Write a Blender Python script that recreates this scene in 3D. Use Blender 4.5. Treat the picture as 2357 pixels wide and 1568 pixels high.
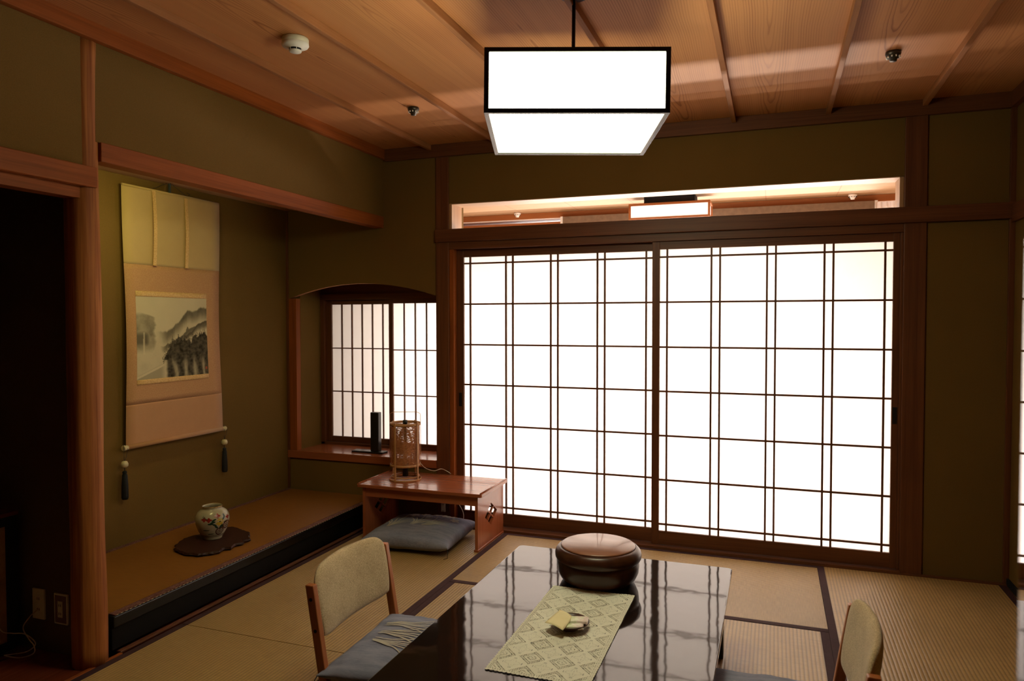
import bpy, bmesh, math, random
from mathutils import Vector, Matrix, noise
PI = math.pi
random.seed(7)
C = bpy.context.scene.collection
for o in list(bpy.data.objects):
    bpy.data.objects.remove(o)
scene = bpy.context.scene

# ------------------------------------------------------------------ camera
cd = bpy.data.cameras.new('camera'); cam = bpy.data.objects.new('camera', cd); C.objects.link(cam)
CAM = Vector((1.5627, -4.2883, 1.352)); yaw, pitch, roll = -0.3473, -0.0284, -0.0012
fw = Vector((math.sin(yaw)*math.cos(pitch), math.cos(yaw)*math.cos(pitch), math.sin(pitch)))
rt = Vector((math.cos(yaw), -math.sin(yaw), 0)); up = rt.cross(fw)
r2 = math.cos(roll)*rt+math.sin(roll)*up; u2 = -math.sin(roll)*rt+math.cos(roll)*up
M = Matrix((r2, u2, -fw)).transposed().to_4x4(); M.translation = CAM
cam.matrix_world = M
cd.sensor_fit = 'HORIZONTAL'; cd.sensor_width = 36; cd.lens = 36*1660.5/2357; cd.clip_start = .02
cd.dof.use_dof = True; cd.dof.focus_distance = 3.3; cd.dof.aperture_fstop = 5.0
scene.camera = cam

# ------------------------------------------------------------------ world, light, exposure
w = bpy.data.worlds.new('world'); scene.world = w; w.use_nodes = True
w.node_tree.nodes['Background'].inputs[0].default_value = (.85, .92, 1, 1)
w.node_tree.nodes['Background'].inputs[1].default_value = 0.6

def area(name, loc, rot, sx, sy, power, col, spread=180):
    l = bpy.data.lights.new(name, 'AREA'); l.shape = 'RECTANGLE'; l.size = sx; l.size_y = sy
    l.energy = power; l.color = col; l.spread = math.radians(spread)
    o = bpy.data.objects.new(name, l); C.objects.link(o); o.location = loc; o.rotation_euler = rot
    return o
# daylight beyond the verandah: bright sky, and sunlit ground bouncing upwards
area('sky_light', (1.6, 5.0, 3.0), (math.radians(-62), 0, 0), 7.0, 5.0, 2500, (1, .93, .88))
for gy, gs, gp in ((3.85, .30, 560), (2.9, .12, 110), (2.3, .08, 60)):
    area('ground_light', (1.4, gy, 0.0), (PI, 0, 0), 5.0, gs, gp, (1, .83, .68))
# hidden lamp behind the alcove beam
area('alcove_lamp_light', (-1.05, -1.72, 2.09), (0, math.radians(40), 0), .05, .6, 3.9, (1, .95, .33))

vs = scene.view_settings
scene.display_settings.display_device = 'sRGB'
vs.view_transform = 'Standard'; vs.look = 'None'; vs.gamma = 1; vs.exposure = 0; vs.use_curve_mapping = False
cy = scene.cycles
cy.use_denoising = True
cy.max_bounces = 8; cy.diffuse_bounces = 4; cy.glossy_bounces = 4; cy.transmission_bounces = 6; cy.transparent_max_bounces = 12
cy.sample_clamp_indirect = 6; cy.caustics_reflective = False; cy.caustics_refractive = False

# ------------------------------------------------------------------ material helper
class G:
    """small node-graph writer"""
    def __init__(s, name):
        s.m = bpy.data.materials.new(name); s.m.use_nodes = True
        s.t = s.m.node_tree; s.n = s.t.nodes; s.b = s.n['Principled BSDF']
        s.out = s.n['Material Output']
    def node(s, typ, **kw):
        n = s.n.new(typ)
        for k, v in kw.items(): setattr(n, k, v)
        return n
    def link(s, a, b): s.t.links.new(a, b)
    def put(s, sock, v):
        if hasattr(v, 'is_linked') or isinstance(v, bpy.types.NodeSocket): s.link(v, sock)
        else: sock.default_value = v
    def obj(s): return s.node('ShaderNodeTexCoord').outputs['Object']
    def mp(s, vec, scale=(1, 1, 1), loc=(0, 0, 0), rot=(0, 0, 0)):
        n = s.node('ShaderNodeMapping'); s.link(vec, n.inputs[0])
        n.inputs['Scale'].default_value = scale; n.inputs['Location'].default_value = loc; n.inputs['Rotation'].default_value = rot
        return n.outputs[0]
    def xyz(s, vec):
        n = s.node('ShaderNodeSeparateXYZ'); s.link(vec, n.inputs[0]); return n.outputs
    def noise(s, vec, scale=5, detail=3, rough=.5, dist=0):
        n = s.node('ShaderNodeTexNoise'); s.link(vec, n.inputs['Vector'])
        n.inputs['Scale'].default_value = scale; n.inputs['Detail'].default_value = detail
        n.inputs['Roughness'].default_value = rough; n.inputs['Distortion'].default_value = dist
        return n.outputs['Fac']
    def math(s, op, a, b=None, c=None, clamp=False):
        n = s.node('ShaderNodeMath', operation=op, use_clamp=clamp); s.put(n.inputs[0], a)
        if b is not None: s.put(n.inputs[1], b)
        if c is not None: s.put(n.inputs[2], c)
        return n.outputs[0]
    def ramp(s, fac, stops):
        n = s.node('ShaderNodeValToRGB'); s.link(fac, n.inputs[0]); e = n.color_ramp.elements
        while len(e) < len(stops): e.new(.5)
        for el, (p, c) in zip(e, stops):
            el.position = p; el.color = (*c, 1) if len(c) == 3 else c
        return n.outputs[0]
    def mix(s, f, a, b, blend='MIX'):
        n = s.node('ShaderNodeMix', data_type='RGBA', blend_type=blend)
        s.put(n.inputs[0], f); s.put(n.inputs[6], (*a, 1) if isinstance(a, tuple) else a); s.put(n.inputs[7], (*b, 1) if isinstance(b, tuple) else b)
        return n.outputs[2]
    def bump(s, h, strength=.3, dist=.001):
        n = s.node('ShaderNodeBump'); s.link(h, n.inputs['Height']); n.inputs['Strength'].default_value = strength
        n.inputs['Distance'].default_value = dist; s.link(n.outputs[0], s.b.inputs['Normal'])
    def fin(s, col, rough=.5, spec=.5, coat=0, metal=0, ior=1.5, coatr=.05):
        s.put(s.b.inputs['Base Color'], (*col, 1) if isinstance(col, tuple) else col)
        s.put(s.b.inputs['Roughness'], rough); s.b.inputs['Specular IOR Level'].default_value = spec
        s.b.inputs['Coat Weight'].default_value = coat; s.b.inputs['Coat Roughness'].default_value = coatr
        s.b.inputs['Metallic'].default_value = metal; s.b.inputs['IOR'].default_value = ior
        return s.m

def mat_plain(name, col, rough=.5, spec=.5, coat=0, metal=0, var=.12, vs_=40, ior=1.5):
    g = G(name); n = g.noise(g.obj(), vs_, 3)
    c = g.ramp(n, [(.3, tuple(x*(1-var) for x in col)), (.7, tuple(min(1, x*(1+var)) for x in col))])
    return g.fin(c, rough, spec, coat, metal, ior)

def mat_wood(name, light, dark, axis='Z', rough=.5, coat=0, fine=1.0, spec=.4, contrast=1.0):
    """fine straight grain along an axis"""
    g = G(name); v = g.obj(); s = {'X': (1.2, 38, 38), 'Y': (38, 1.2, 38), 'Z': (38, 38, 1.2)}[axis]
    s = tuple(x*fine if x > 5 else x for x in s)
    n1 = g.noise(g.mp(v, s), 1, 4, .6, .3); n2 = g.noise(g.mp(v, tuple(x*5 if x > 5 else x*3 for x in s)), 1, 2)
    n3 = g.noise(v, 3, 2)
    f = g.math('ADD', g.math('MULTIPLY', n1, .6), g.math('ADD', g.math('MULTIPLY', n2, .25), g.math('MULTIPLY', n3, .15)))
    c = g.ramp(f, [(.5-.14/contrast, dark), (.5+.14/contrast, light)])
    g.bump(n2, .04 if coat else .15, .0005)
    return g.fin(c, rough, spec, coat)

def mat_ceiling(name, board, x0):
    g = G(name); v = g.obj(); x, y, z = g.xyz(v)
    k = g.math('DIVIDE', g.math('SUBTRACT', x, x0), board)
    fr = g.math('SUBTRACT', g.math('FRACT', k), .5); idn = g.math('FLOOR', k)
    u = g.math('MULTIPLY', fr, board)
    dis = g.noise(g.mp(v, (5, 1.6, 1)), 1, 3, .55)
    wob = g.noise(g.mp(v, (2.0, .9, 1), (3.1, 0, 0)), 1, 2)
    uu = g.math('ADD', u, g.math('MULTIPLY', g.math('SUBTRACT', wob, .5), .07))
    # nested cathedral arches: signed field slowly changing along y, quickly across the board
    t = g.math('ADD', g.math('MULTIPLY', g.math('SINE', g.math('ADD', g.math('MULTIPLY', y, 1.6), g.math('MULTIPLY', idn, .35))), .030), .035)
    d = g.math('ADD', t, g.math('MULTIPLY', g.math('SUBTRACT', dis, .5), .028))
    r = g.math('SQRT', g.math('ADD', g.math('MULTIPLY', uu, uu), g.math('MULTIPLY', d, d)))
    ring = g.math('FRACT', g.math('MULTIPLY', r, 105))
    line = g.ramp(ring, [(0, (.25,)*3), (.6, (0,)*3), (.9, (1,)*3), (1, (.25,)*3)])
    edge = g.math('MULTIPLY', g.math('ABSOLUTE', fr), 1.4)
    cx_ = g.node('ShaderNodeCombineXYZ'); g.link(g.math('MULTIPLY', r, 26), cx_.inputs[0]); g.link(idn, cx_.inputs[1]); g.link(g.math('MULTIPLY', y, .35), cx_.inputs[2])
    rm = g.ramp(g.noise(cx_.outputs[0], 1, 2), [(.36, (.2,)*3), (.58, (1,)*3)])
    lf = g.math('MULTIPLY', g.math('MULTIPLY', line, rm), g.math('SUBTRACT', 1.0, edge, clamp=True))
    fine = g.noise(g.mp(v, (160, 2, 1)), 1, 2)
    tone = g.noise(g.mp(v, (2.0, .5, 1)), 1, 2)
    base = g.mix(g.math('MULTIPLY', fine, .7), (.52, .235, .09), (.64, .31, .13))
    base = g.mix(g.ramp(tone, [(.3, (0,)*3), (.7, (.6,)*3)]), base, (.50, .185, .07))
    col = g.mix(g.math('MULTIPLY', lf, 1.0, clamp=True), base, (.27, .085, .026))
    g.bump(fine, .1, .0004)
    return g.fin(col, .5, .15)

def mat_plaster(name, col):
    g = G(name); v = g.obj(); n = g.noise(v, 420, 4, .7); n2 = g.noise(v, 2.2, 3)
    f = g.math('ADD', g.math('MULTIPLY', n, .75), g.math('MULTIPLY', n2, .25))
    c = g.ramp(f, [(.3, tuple(x*.72 for x in col)), (.7, tuple(x*1.22 for x in col))])
    g.bump(n, .35, .0015)
    return g.fin(c, .95, .15)

def mat_tatami(name, a, b, pitch=.0155, sheen=.2, spec=.75):
    g = G(name); v = g.obj(); x, y, z = g.xyz(v)
    s = g.math('SINE', g.math('MULTIPLY', x, 2*PI/pitch)); s01 = g.math('MULTIPLY_ADD', s, .5, .5)
    prof = g.math('POWER', s01, .45)
    rush = g.noise(g.mp(v, (14, 420, 1)), 1, 3, .6); pat = g.noise(g.mp(v, (1.5, 2.5, 1)), 1, 3)
    base = g.mix(g.ramp(g.math('ADD', g.math('MULTIPLY', rush, .7), g.math('MULTIPLY', pat, .3)), [(.35, (0,)*3), (.65, (1,)*3)]), tuple(c*.8 for c in a), b)
    col = g.mix(g.math('MULTIPLY', g.math('SUBTRACT', 1, prof), .62), base, tuple(c*.30 for c in a))  # shade between the ribs is put into the groove colour
    h = g.math('ADD', prof, g.math('MULTIPLY', rush, .3)); g.bump(h, .55, .0018)
    g.b.inputs['Sheen Weight'].default_value = sheen; g.b.inputs['Sheen Roughness'].default_value = .4; g.b.inputs['Sheen Tint'].default_value = (1, .86, .7, 1)
    return g.fin(col, .42, spec)

def mat_weave(name, col, col2, scale=900, rough=.9, bump=.4, axis=None):
    g = G(name); v = g.obj(); n = g.noise(g.mp(v, axis or (1, 1, 1)), scale, 3, .7); n2 = g.noise(v, 14, 3)
    f = g.math('ADD', g.math('MULTIPLY', n, .8), g.math('MULTIPLY', n2, .2))
    c = g.ramp(f, [(.38, col2), (.62, col)])
    g.bump(n, bump, .0015); g.b.inputs['Sheen Weight'].default_value = .25
    return g.fin(c, rough, .2)

MT = {}
MT['plaster'] = mat_plaster('sand_plaster', (.170, .095, .025))
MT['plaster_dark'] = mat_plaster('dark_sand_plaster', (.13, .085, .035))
MT['ceiling'] = mat_ceiling('cedar_ceiling_boards', .46, -.5502+.02)
MT['batten'] = mat_wood('cedar_batten', (.40, .17, .07), (.28, .11, .04), 'Y', .6, spec=.15)
for ax in 'XYZ':
    MT['red'+ax] = mat_wood('reddish_cedar_'+ax.lower(), (.35, .09, .016), (.21, .052, .009), ax, .55, fine=.8, spec=.2)
    MT['dark'+ax] = mat_wood('brown_frame_wood_'+ax.lower(), (.17, .058, .022), (.10, .032, .012), ax, .45, spec=.3)
    MT['desk'+ax] = mat_wood('varnished_desk_wood_'+ax.lower(), (.40, .115, .045), (.27, .07, .027), ax, .25, coat=.25, contrast=.55)
    MT['pale'+ax] = mat_wood('pale_verandah_wood_'+ax.lower(), (.50, .30, .15), (.42, .23, .11), ax, .5)
    MT['orange'+ax] = mat_wood('orange_verandah_wood_'+ax.lower(), (.42, .15, .045), (.34, .11, .03), ax, .5)
    MT['chair'+ax] = mat_wood('chair_wood_'+ax.lower(), (.50, .165, .05), (.36, .11, .032), ax, .4, coat=.1)
    MT['bamboo'+ax] = mat_wood('bamboo_'+ax.lower(), (.62, .33, .14), (.40, .18, .065), ax, .4)
MT['pillar'] = mat_wood('ridged_pillar_log', (.46, .17, .045), (.25, .075, .02), 'Z', .6, fine=.9, contrast=1.5, spec=.2)
MT['tatami'] = mat_tatami('tatami_rush', (.42, .245, .068), (.54, .335, .115))
MT['tatami_alcove'] = mat_tatami('dark_alcove_rush', (.27, .10, .018), (.34, .14, .03), .008, 0, .15)  # darker, redder rush tone than the floor mats
MT['heri'] = mat_plain('dark_plum_tatami_border', (.052, .022, .024), .8, .2)
MT['lacquer'] = mat_plain('black_lacquer', (.005, .004, .004), .24, .28)
MT['kerb_black'] = mat_plain('kerb_black', (.004, .0035, .003), .55, .12)
MT['black'] = mat_plain('black_painted', (.012, .011, .01), .3, .5)
MT['blackmatte'] = mat_plain('black_matte', (.012, .012, .014), .7, .3)
MT['ivory'] = mat_plain('ivory_plastic', (.74, .70, .56), .35, .5, var=.04)
MT['white'] = mat_plain('white_plastic', (.85, .82, .78), .4, .5, var=.03)
MT['plum'] = mat_plain('plum_plastic', (.17, .10, .10), .4, .5)
MT['blindbox'] = mat_plain('grey_brown_blind', (.20, .13, .08), .6)
MT['chrome'] = mat_plain('bronze_metal', (.09, .08, .07), .35, .5, metal=.8)
MT['pewter'] = mat_plain('patinated_metal', (.10, .14, .15), .35, .5, metal=.7)
MT['cord'] = mat_plain('pale_cord', (.62, .52, .40), .6)
MT['darkcord'] = mat_plain('dark_cord', (.03, .025, .03), .7)
MT['bone'] = mat_plain('bone_white', (.66, .56, .34), .4)
MT['floorwood'] = mat_wood('polished_red_floor', (.23, .05, .02), (.15, .03, .012), 'Y', .25, coat=.3)

# ------------------------------------------------------------------ geometry helpers
def bx(bm, x0, x1, y0, y1, z0, z1, mi=0):
    vs_ = [bm.verts.new(p) for p in ((x0, y0, z0), (x1, y0, z0), (x1, y1, z0), (x0, y1, z0), (x0, y0, z1), (x1, y0, z1), (x1, y1, z1), (x0, y1, z1))]
    fs = [bm.faces.new([vs_[i] for i in f]) for f in ((3, 2, 1, 0), (4, 5, 6, 7), (0, 1, 5, 4), (1, 2, 6, 5), (2, 3, 7, 6), (3, 0, 4, 7))]
    for f in fs: f.material_index = mi
    return vs_
def lathe(bm, prof, c=(0, 0, 0), n=48, mi=0, smooth=True):
    rings = []
    for r, z in prof:
        if r < 1e-6: rings.append([bm.verts.new((c[0], c[1], c[2]+z))])
        else: rings.append([bm.verts.new((c[0]+r*math.cos(2*PI*i/n), c[1]+r*math.sin(2*PI*i/n), c[2]+z)) for i in range(n)])
    for a, b in zip(rings, rings[1:]):
        for i in range(n):
            j = (i+1) % n
            if len(a) == 1 and len(b) == 1: continue
            f = bm.faces.new([a[0], b[j], b[i]]) if len(a) == 1 else bm.faces.new([a[i], a[j], b[0]]) if len(b) == 1 else bm.faces.new([a[i], a[j], b[j], b[i]])
            f.material_index = mi; f.smooth = smooth
def tube(bm, pts, r, n=10, mi=0, cap=True, closed=False):
    pts = [Vector(p) for p in pts]; rr = r if isinstance(r, (list, tuple)) else [r]*len(pts); rings = []
    for i, p in enumerate(pts):
        if closed: t = (pts[(i+1) % len(pts)]-pts[i-1]).normalized()
        else: t = (pts[min(i+1, len(pts)-1)]-pts[max(i-1, 0)]).normalized()
        a = t.cross(Vector((0, 0, 1)))
        if a.length < .05: a = t.cross(Vector((0, 1, 0)))
        a.normalize(); b = t.cross(a)
        rings.append([bm.verts.new(p+rr[i]*(a*math.cos(2*PI*k/n)+b*math.sin(2*PI*k/n))) for k in range(n)])
    pr = list(zip(rings, rings[1:])) + ([(rings[-1], rings[0])] if closed else [])
    for a, b in pr:
        for k in range(n):
            f = bm.faces.new([a[k], a[(k+1) % n], b[(k+1) % n], b[k]]); f.smooth = True; f.material_index = mi
    if cap and not closed:
        for q in (rings[0], rings[-1]):
            f = bm.faces.new(q); f.material_index = mi
def bar(bm, a, b, wx, wy, mi=0):
    """rectangular bar between two points; wx across world x, wy across world y (ends cut level)"""
    a, b = Vector(a), Vector(b); vs_ = []
    for p in (a, b):
        for dx, dy in ((-1, -1), (1, -1), (1, 1), (-1, 1)):
            vs_.append(bm.verts.new(p+Vector((dx*wx/2, dy*wy/2, 0))))
    for f in ((3, 2, 1, 0), (4, 5, 6, 7), (0, 1, 5, 4), (1, 2, 6, 5), (2, 3, 7, 6), (3, 0, 4, 7)):
        bm.faces.new([vs_[i] for i in f]).material_index = mi
def prism(bm, poly, a0, a1, axis='z', mi=0):
    def P(p, h): return {'z': (p[0], p[1], h), 'y': (p[0], h, p[1]), 'x': (h, p[0], p[1])}[axis]
    lo = [bm.verts.new(P(p, a0)) for p in poly]; hi = [bm.verts.new(P(p, a1)) for p in poly]
    n = len(poly); fs = [bm.faces.new(lo[::-1]), bm.faces.new(hi)]
    for i in range(n): fs.append(bm.faces.new([lo[i], lo[(i+1) % n], hi[(i+1) % n], hi[i]]))
    for f in fs: f.material_index = mi
def rrect(x0, x1, y0, y1, r, n=6):
    out = []
    for cx, cyy, a0 in ((x1-r, y1-r, 0), (x0+r, y1-r, 90), (x0+r, y0+r, 180), (x1-r, y0+r, 270)):
        for k in range(n+1):
            a = math.radians(a0+90*k/n); out.append((cx+r*math.cos(a), cyy+r*math.sin(a)))
    return out
def obj(name, bm, mats, parent=None, bevel=0, loc=None, seg=2, fix=True):
    if fix: bmesh.ops.recalc_face_normals(bm, faces=bm.faces)
    me = bpy.data.meshes.new(name); bm.to_mesh(me); bm.free()
    for m in (mats if isinstance(mats, (list, tuple)) else [mats]): me.materials.append(MT[m] if isinstance(m, str) else m)
    o = bpy.data.objects.new(name, me); C.objects.link(o)
    if parent: o.parent = parent
    if loc: o.location = loc
    if bevel:
        b = o.modifiers.new('bevel', 'BEVEL'); b.width = bevel; b.segments = seg; b.limit_method = 'ANGLE'; b.angle_limit = math.radians(40)
    return o
def nb(): return bmesh.new()
def box(name, m, x0, x1, y0, y1, z0, z1, parent=None, bevel=.002):
    bm = nb(); bx(bm, x0, x1, y0, y1, z0, z1); return obj(name, bm, m, parent, bevel)
def struct(name, m, *d, bevel=.0015, parent=None):
    o = box(name, m, *d, parent=parent, bevel=bevel)
    if not parent: o['kind'] = 'structure'
    return o
def thing(name, label, cat, loc=(0, 0, 0), rz=0, group=None):
    o = bpy.data.objects.new(name, None); C.objects.link(o); o.location = loc; o.rotation_euler = (0, 0, rz)
    o.empty_display_size = .05
    return tag(o, label, cat, group)
def tag(o, label, cat, group=None):
    o['label'] = label; o['category'] = cat
    if group: o['group'] = group
    return o
def copy_thing(root):
    r = root.copy(); C.objects.link(r)
    for ch in list(root.children):
        c = ch.copy(); C.objects.link(c); c.parent = r
        for gch in list(ch.children):
            d = gch.copy(); C.objects.link(d); d.parent = c
    return r

# ------------------------------------------------------------------ the room shell
XL, XR, YB, CZ = -.91, 2.70, -5.3, 2.49
bm = nb(); bx(bm, -1.80, XR+.1, YB-.1, .16, -.12, -.055); o = obj('floor', bm, 'floorwood'); o['kind'] = 'structure'
bm = nb(); bx(bm, XL-.1, XR+.1, YB-.1, .10, CZ, CZ+.06); o = obj('ceiling', bm, 'ceiling'); o['kind'] = 'structure'
# ceiling battens and cornice
tn = [0]
def trim(m, *d, bevel=.0015):
    tn[0] += 1; return struct('trim_%d' % tn[0], m, *d, bevel=bevel)
for bxx in (-.5502, -.0801, .3999, .8800, 1.3462, 1.8325, 2.2918):
    trim('batten', bxx-.008 if bxx < .9 else bxx-.012, bxx+.014 if bxx < .9 else bxx+.012, YB, -.025, CZ-.034, CZ-.0005)
trim('redY', XL, XL+.03, YB, 0, 2.425, CZ)            # cornice left
trim('darkX', XL+.03, XR, -.03, 0, 2.41, CZ-.001)      # cornice back
trim('darkY', XR-.03, XR, YB, -.03, 2.41, CZ-.001)
# back wall (plane y=0), thickness .1
def multi(name, m, boxes, bevel=0):
    bm = nb()
    for b in boxes: bx(bm, *b)
    o = obj(name, bm, m, None, bevel); o['kind'] = 'structure'; return o
TZ0, TZ1 = 1.94, 2.107                                   # transom opening
# arch: wall plane x -1.68..-.514
def arch_z(x):
    t = (x+1.095)/.581; return 1.602-.098*t*t if x < -1.095 else 1.602-.092*t*t
bm = nb(); N = 40
for k in range(N):
    xa = -1.68+(1.166)*k/N; xb = -1.68+1.166*(k+1)/N
    za, zb = arch_z(xa), arch_z(xb); v = []
    for y in (0, .035):
        v.append([bm.verts.new(p) for p in ((xa, y, za), (xb, y, zb), (xb, y, 2.5), (xa, y, 2.5))])
    bm.faces.new(v[0]); bm.faces.new(v[1][::-1]); f = bm.faces.new([v[0][0], v[1][0], v[1][1], v[0][1]]); f.material_index = 1
bmesh.ops.remove_doubles(bm, verts=bm.verts, dist=1e-5)
g = G('arch_reveal_plaster'); MT['reveal'] = g.fin((.50, .24, .11), .8, .2)
o = obj('wall_arch', bm, ['plaster', 'reveal']); o['kind'] = 'structure'
multi('wall_back', 'plaster', [(-.514, 2.31, 0, .09, TZ1, 2.5), (2.30, XR+.1, 0, .09, -.06, 2.5), (-1.80, -.514, 0, .035, -.06, .372)])
struct('wall_right', 'plaster', XR, XR+.1, YB, 0, -.06, 2.5)
struct('wall_front', 'plaster', -1.8, XR+.1, YB-.1, YB, 0, 2.5)
# posts
PY = -2.19
trim('darkZ', -.514, -.423, -.012, .10, 0, 2.42, bevel=.003)
trim('darkZ', 2.205, 2.310, -.012, .10, 0, 2.42, bevel=.003)
trim('darkZ', 2.675, XR, -.02, 0, 0, 2.42)
# head rails on the back wall
trim('darkX', -.510, XR, -.035, -.012, 1.858, 1.94, bevel=.003)
trim('darkX', -.423, 2.205, -.010, .10, 1.812, 1.939)
trim('darkX', -.423, 2.205, -.028, .10, 0.0, .016)      # sill groove under the doors
trim('redZ', -.423, -.392, .0, .09, .016, 1.812)      # left jamb
trim('darkZ', 2.192, 2.205, .0, .09, .016, 1.812)
trim('darkY', XR-.02, XR, YB, -.02, 1.84, 1.93)
# transom lining (bright wood frame seen from below)
trim('paleX', -.404, 2.205, .09, .16, TZ1-.004, TZ1+.02)
trim('paleZ', -.423, -.404, .0, .16, TZ0, TZ1)
trim('paleZ', 2.185, 2.205, .012, .16, TZ0, TZ1)
trim('paleX', -.404, 2.185, .0, .0899, TZ1-.006, TZ1-.0005)
# left hanging wall above the alcove beam, and above the head rail further left
multi('wall_left', 'plaster', [(XL-.06, XL, -2.19, 0, 2.045, 2.5), (XL-.06, XL, -4.0, PY-.060, 1.94, 2.5), (XL-.08, XL, YB, -4.0, -.06, 2.5)])
trim('redY', XL-.07, XL+.004, -2.17, 0, 1.972, 2.048, bevel=.003)   # otoshigake beam
trim('redY', XL-.01, XL+.022, -4.0, PY-.014, 1.862, 1.94, bevel=.003)  # head rail over side alcove
trim('redY', XL-.075, XL-.012, -4.0, PY-.052, 1.818, 1.93)
# tokonoma recess
multi('wall_alcove', 'plaster', [(-1.79, -1.69, -2.17, 0, -.06, 2.5)])
multi('wall_partition', 'plaster_dark', [(-1.69, XL-.07, -2.19, -2.13, -.06, 2.5)])
multi('wall_side_alcove', 'plaster_dark', [(-1.79, -1.69, -4.0, -2.19, -.06, 2.5), (-1.69, XL-.08, -4.06, -4.0, -.06, 2.5)])
struct('ceiling_alcove', 'paleY', -1.69, XL-.06, -2.13, 0, 2.125, 2.15)
struct('ceiling_side_alcove', 'plaster_dark', -1.69, XL-.06, -4.0, -2.19, 1.95, 1.98)
trim('darkZ', -1.69, -1.674, -.014, -.001, .16, 2.125)                    # thin corner strip
# pillar : shaved round log with waney profile
bm = nb(); n = 28; H = 40
rings = []
for h in range(H+1):
    z = 2.44*h/H; rg = []
    for k in range(n):
        a = 2*PI*k/n
        r = .0605-.002*z/2.44+.0035*math.sin(z*5+a*2)*(.5+.5*math.sin(a))+.0022*math.sin(a*11+.3*z)+.002*noise.noise(Vector((math.cos(a)*2, math.sin(a)*2, z*3)))
        rg.append(bm.verts.new((-.962+r*math.cos(a), PY-.022+r*math.sin(a), z)))
    rings.append(rg)
for a, b in zip(rings, rings[1:]):
    for k in range(n): bm.faces.new([a[k], a[(k+1) % n], b[(k+1) % n], b[k]]).smooth = True
bm.faces.new(rings[0]); bm.faces.new(rings[-1])
o = obj('trim_pillar', bm, 'pillar'); o['kind'] = 'structure'

# tokonoma platform : lacquered kerb and board
kt = thing('alcove_kerb', 'long black lacquered kerb along the front of the raised tatami alcove', 'kerb', (XL-.03, -1.07, 0))
bm = nb(); bx(bm, -.05, 0, -1.05, 1.055, .100, .1505); obj('top_rail', bm, 'lacquer', kt, .006)
bm = nb(); bx(bm, -.045, -.012, -1.05, 1.055, .009, .0995); obj('riser_board', bm, 'kerb_black', kt, .002)
trim('darkY', XL-.03, XL-.006, -2.11, -.03, .0, .008)
struct('floor_alcove', 'darkY', -1.69, -.99, -2.13, 0, 0, .140)
ta = thing('alcove_mat', 'long orange-brown tatami mat with dark patterned border on the raised alcove', 'tatami mat', (-1.33, -1.065, .140))
bm = nb(); bx(bm, -.345, .345, -1.045, 1.045, 0, .013); a = obj('mat_surface', bm, 'tatami_alcove', ta)
g = G('patterned_plum_border'); v = g.obj(); nz = g.noise(v, 95, 2, .5, 1.5)
MT['heri2'] = g.fin(g.ramp(nz, [(.45, (.10, .035, .028)), (.55, (.20, .09, .07))]), .8, .2)
for x0, x1 in ((.352, .387), (-.355, -.325)):
    bm = nb(); bx(bm, x0, x1, -1.046, 1.046, .0005 if x0 < 0 else .0112, .0155); obj('border', bm, 'heri2', ta)
# pale stitching along the front border
bm = nb()
for k in range(95): bx(bm, .3875, .3885, -1.04+k*.022, -1.04+k*.022+.010, .0118, .0135)
obj('stitching', bm, 'bone', ta)

# side alcove floor is the polished wood
struct('floor_side_alcove', 'floorwood', -1.69, XL-.012, -4.0, -2.19, -.055, -.002)
trim('redY', XL-.012, XL+.004, -4.0, -2.11, -.03, .004)

# tatami mats
trim('darkX', XL, XR, -.0295, -.0001, -.054, .006)
def mat_(x0, x1, y0, y1, along, label, ends=True):
    cx, cyy = (x0+x1)/2, (y0+y1)/2
    L_, W_ = (y1-y0, x1-x0) if along == 'Y' else (x1-x0, y1-y0)
    t = thing('tatami_mat', label, 'tatami mat', (cx, cyy, -.054), 0 if along == 'Y' else PI/2, 'tatami mats covering the floor')
    e = .0008
    bm = nb(); bx(bm, -W_/2+e, W_/2-e, -L_/2+e, L_/2-e, 0, .054); obj('mat_surface', bm, 'tatami', t, .001)
    for s in (-1, 1):
        bm = nb(); a, b = s*(W_/2-.034), s*(W_/2-e*.5); bx(bm, min(a, b), max(a, b), -L_/2+e, L_/2-e, .03, .0552); obj('border', bm, 'heri', t, .0004)
c0, c1, c2, c3 = -.905, 0.0, 1.80, 2.685
mat_(c0, c1, -1.80, -.03, 'Y', 'tatami mat under the wooden writing desk, beside the black alcove kerb')
mat_(c0, c1, -3.60, -1.802, 'Y', 'tatami mat by the round log pillar, nearest the camera on the left')
mat_(c1, c2, -.927, -.03, 'X', 'pale tatami mat lying lengthwise along the foot of the sliding doors')
mat_(c1, .90, -2.75, -.929, 'Y', 'tatami mat under the left half of the low black table')
mat_(.90, c2, -2.75, -.929, 'Y', 'tatami mat under the right half of the low black table')
mat_(c2, c3, -1.80, -.03, 'Y', 'tatami mat in the far right corner of the floor')
mat_(c2, c3, -3.60, -1.802, 'Y', 'tatami mat at the bottom right edge behind the right chair')
mat_(c1, c2, -3.65, -2.752, 'X', 'tatami mat lying crosswise in front of the low table near the camera')
struct('baseboard_right', 'blackmatte', 2.688, XR, -3.6, 0, 0, .035)

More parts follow.
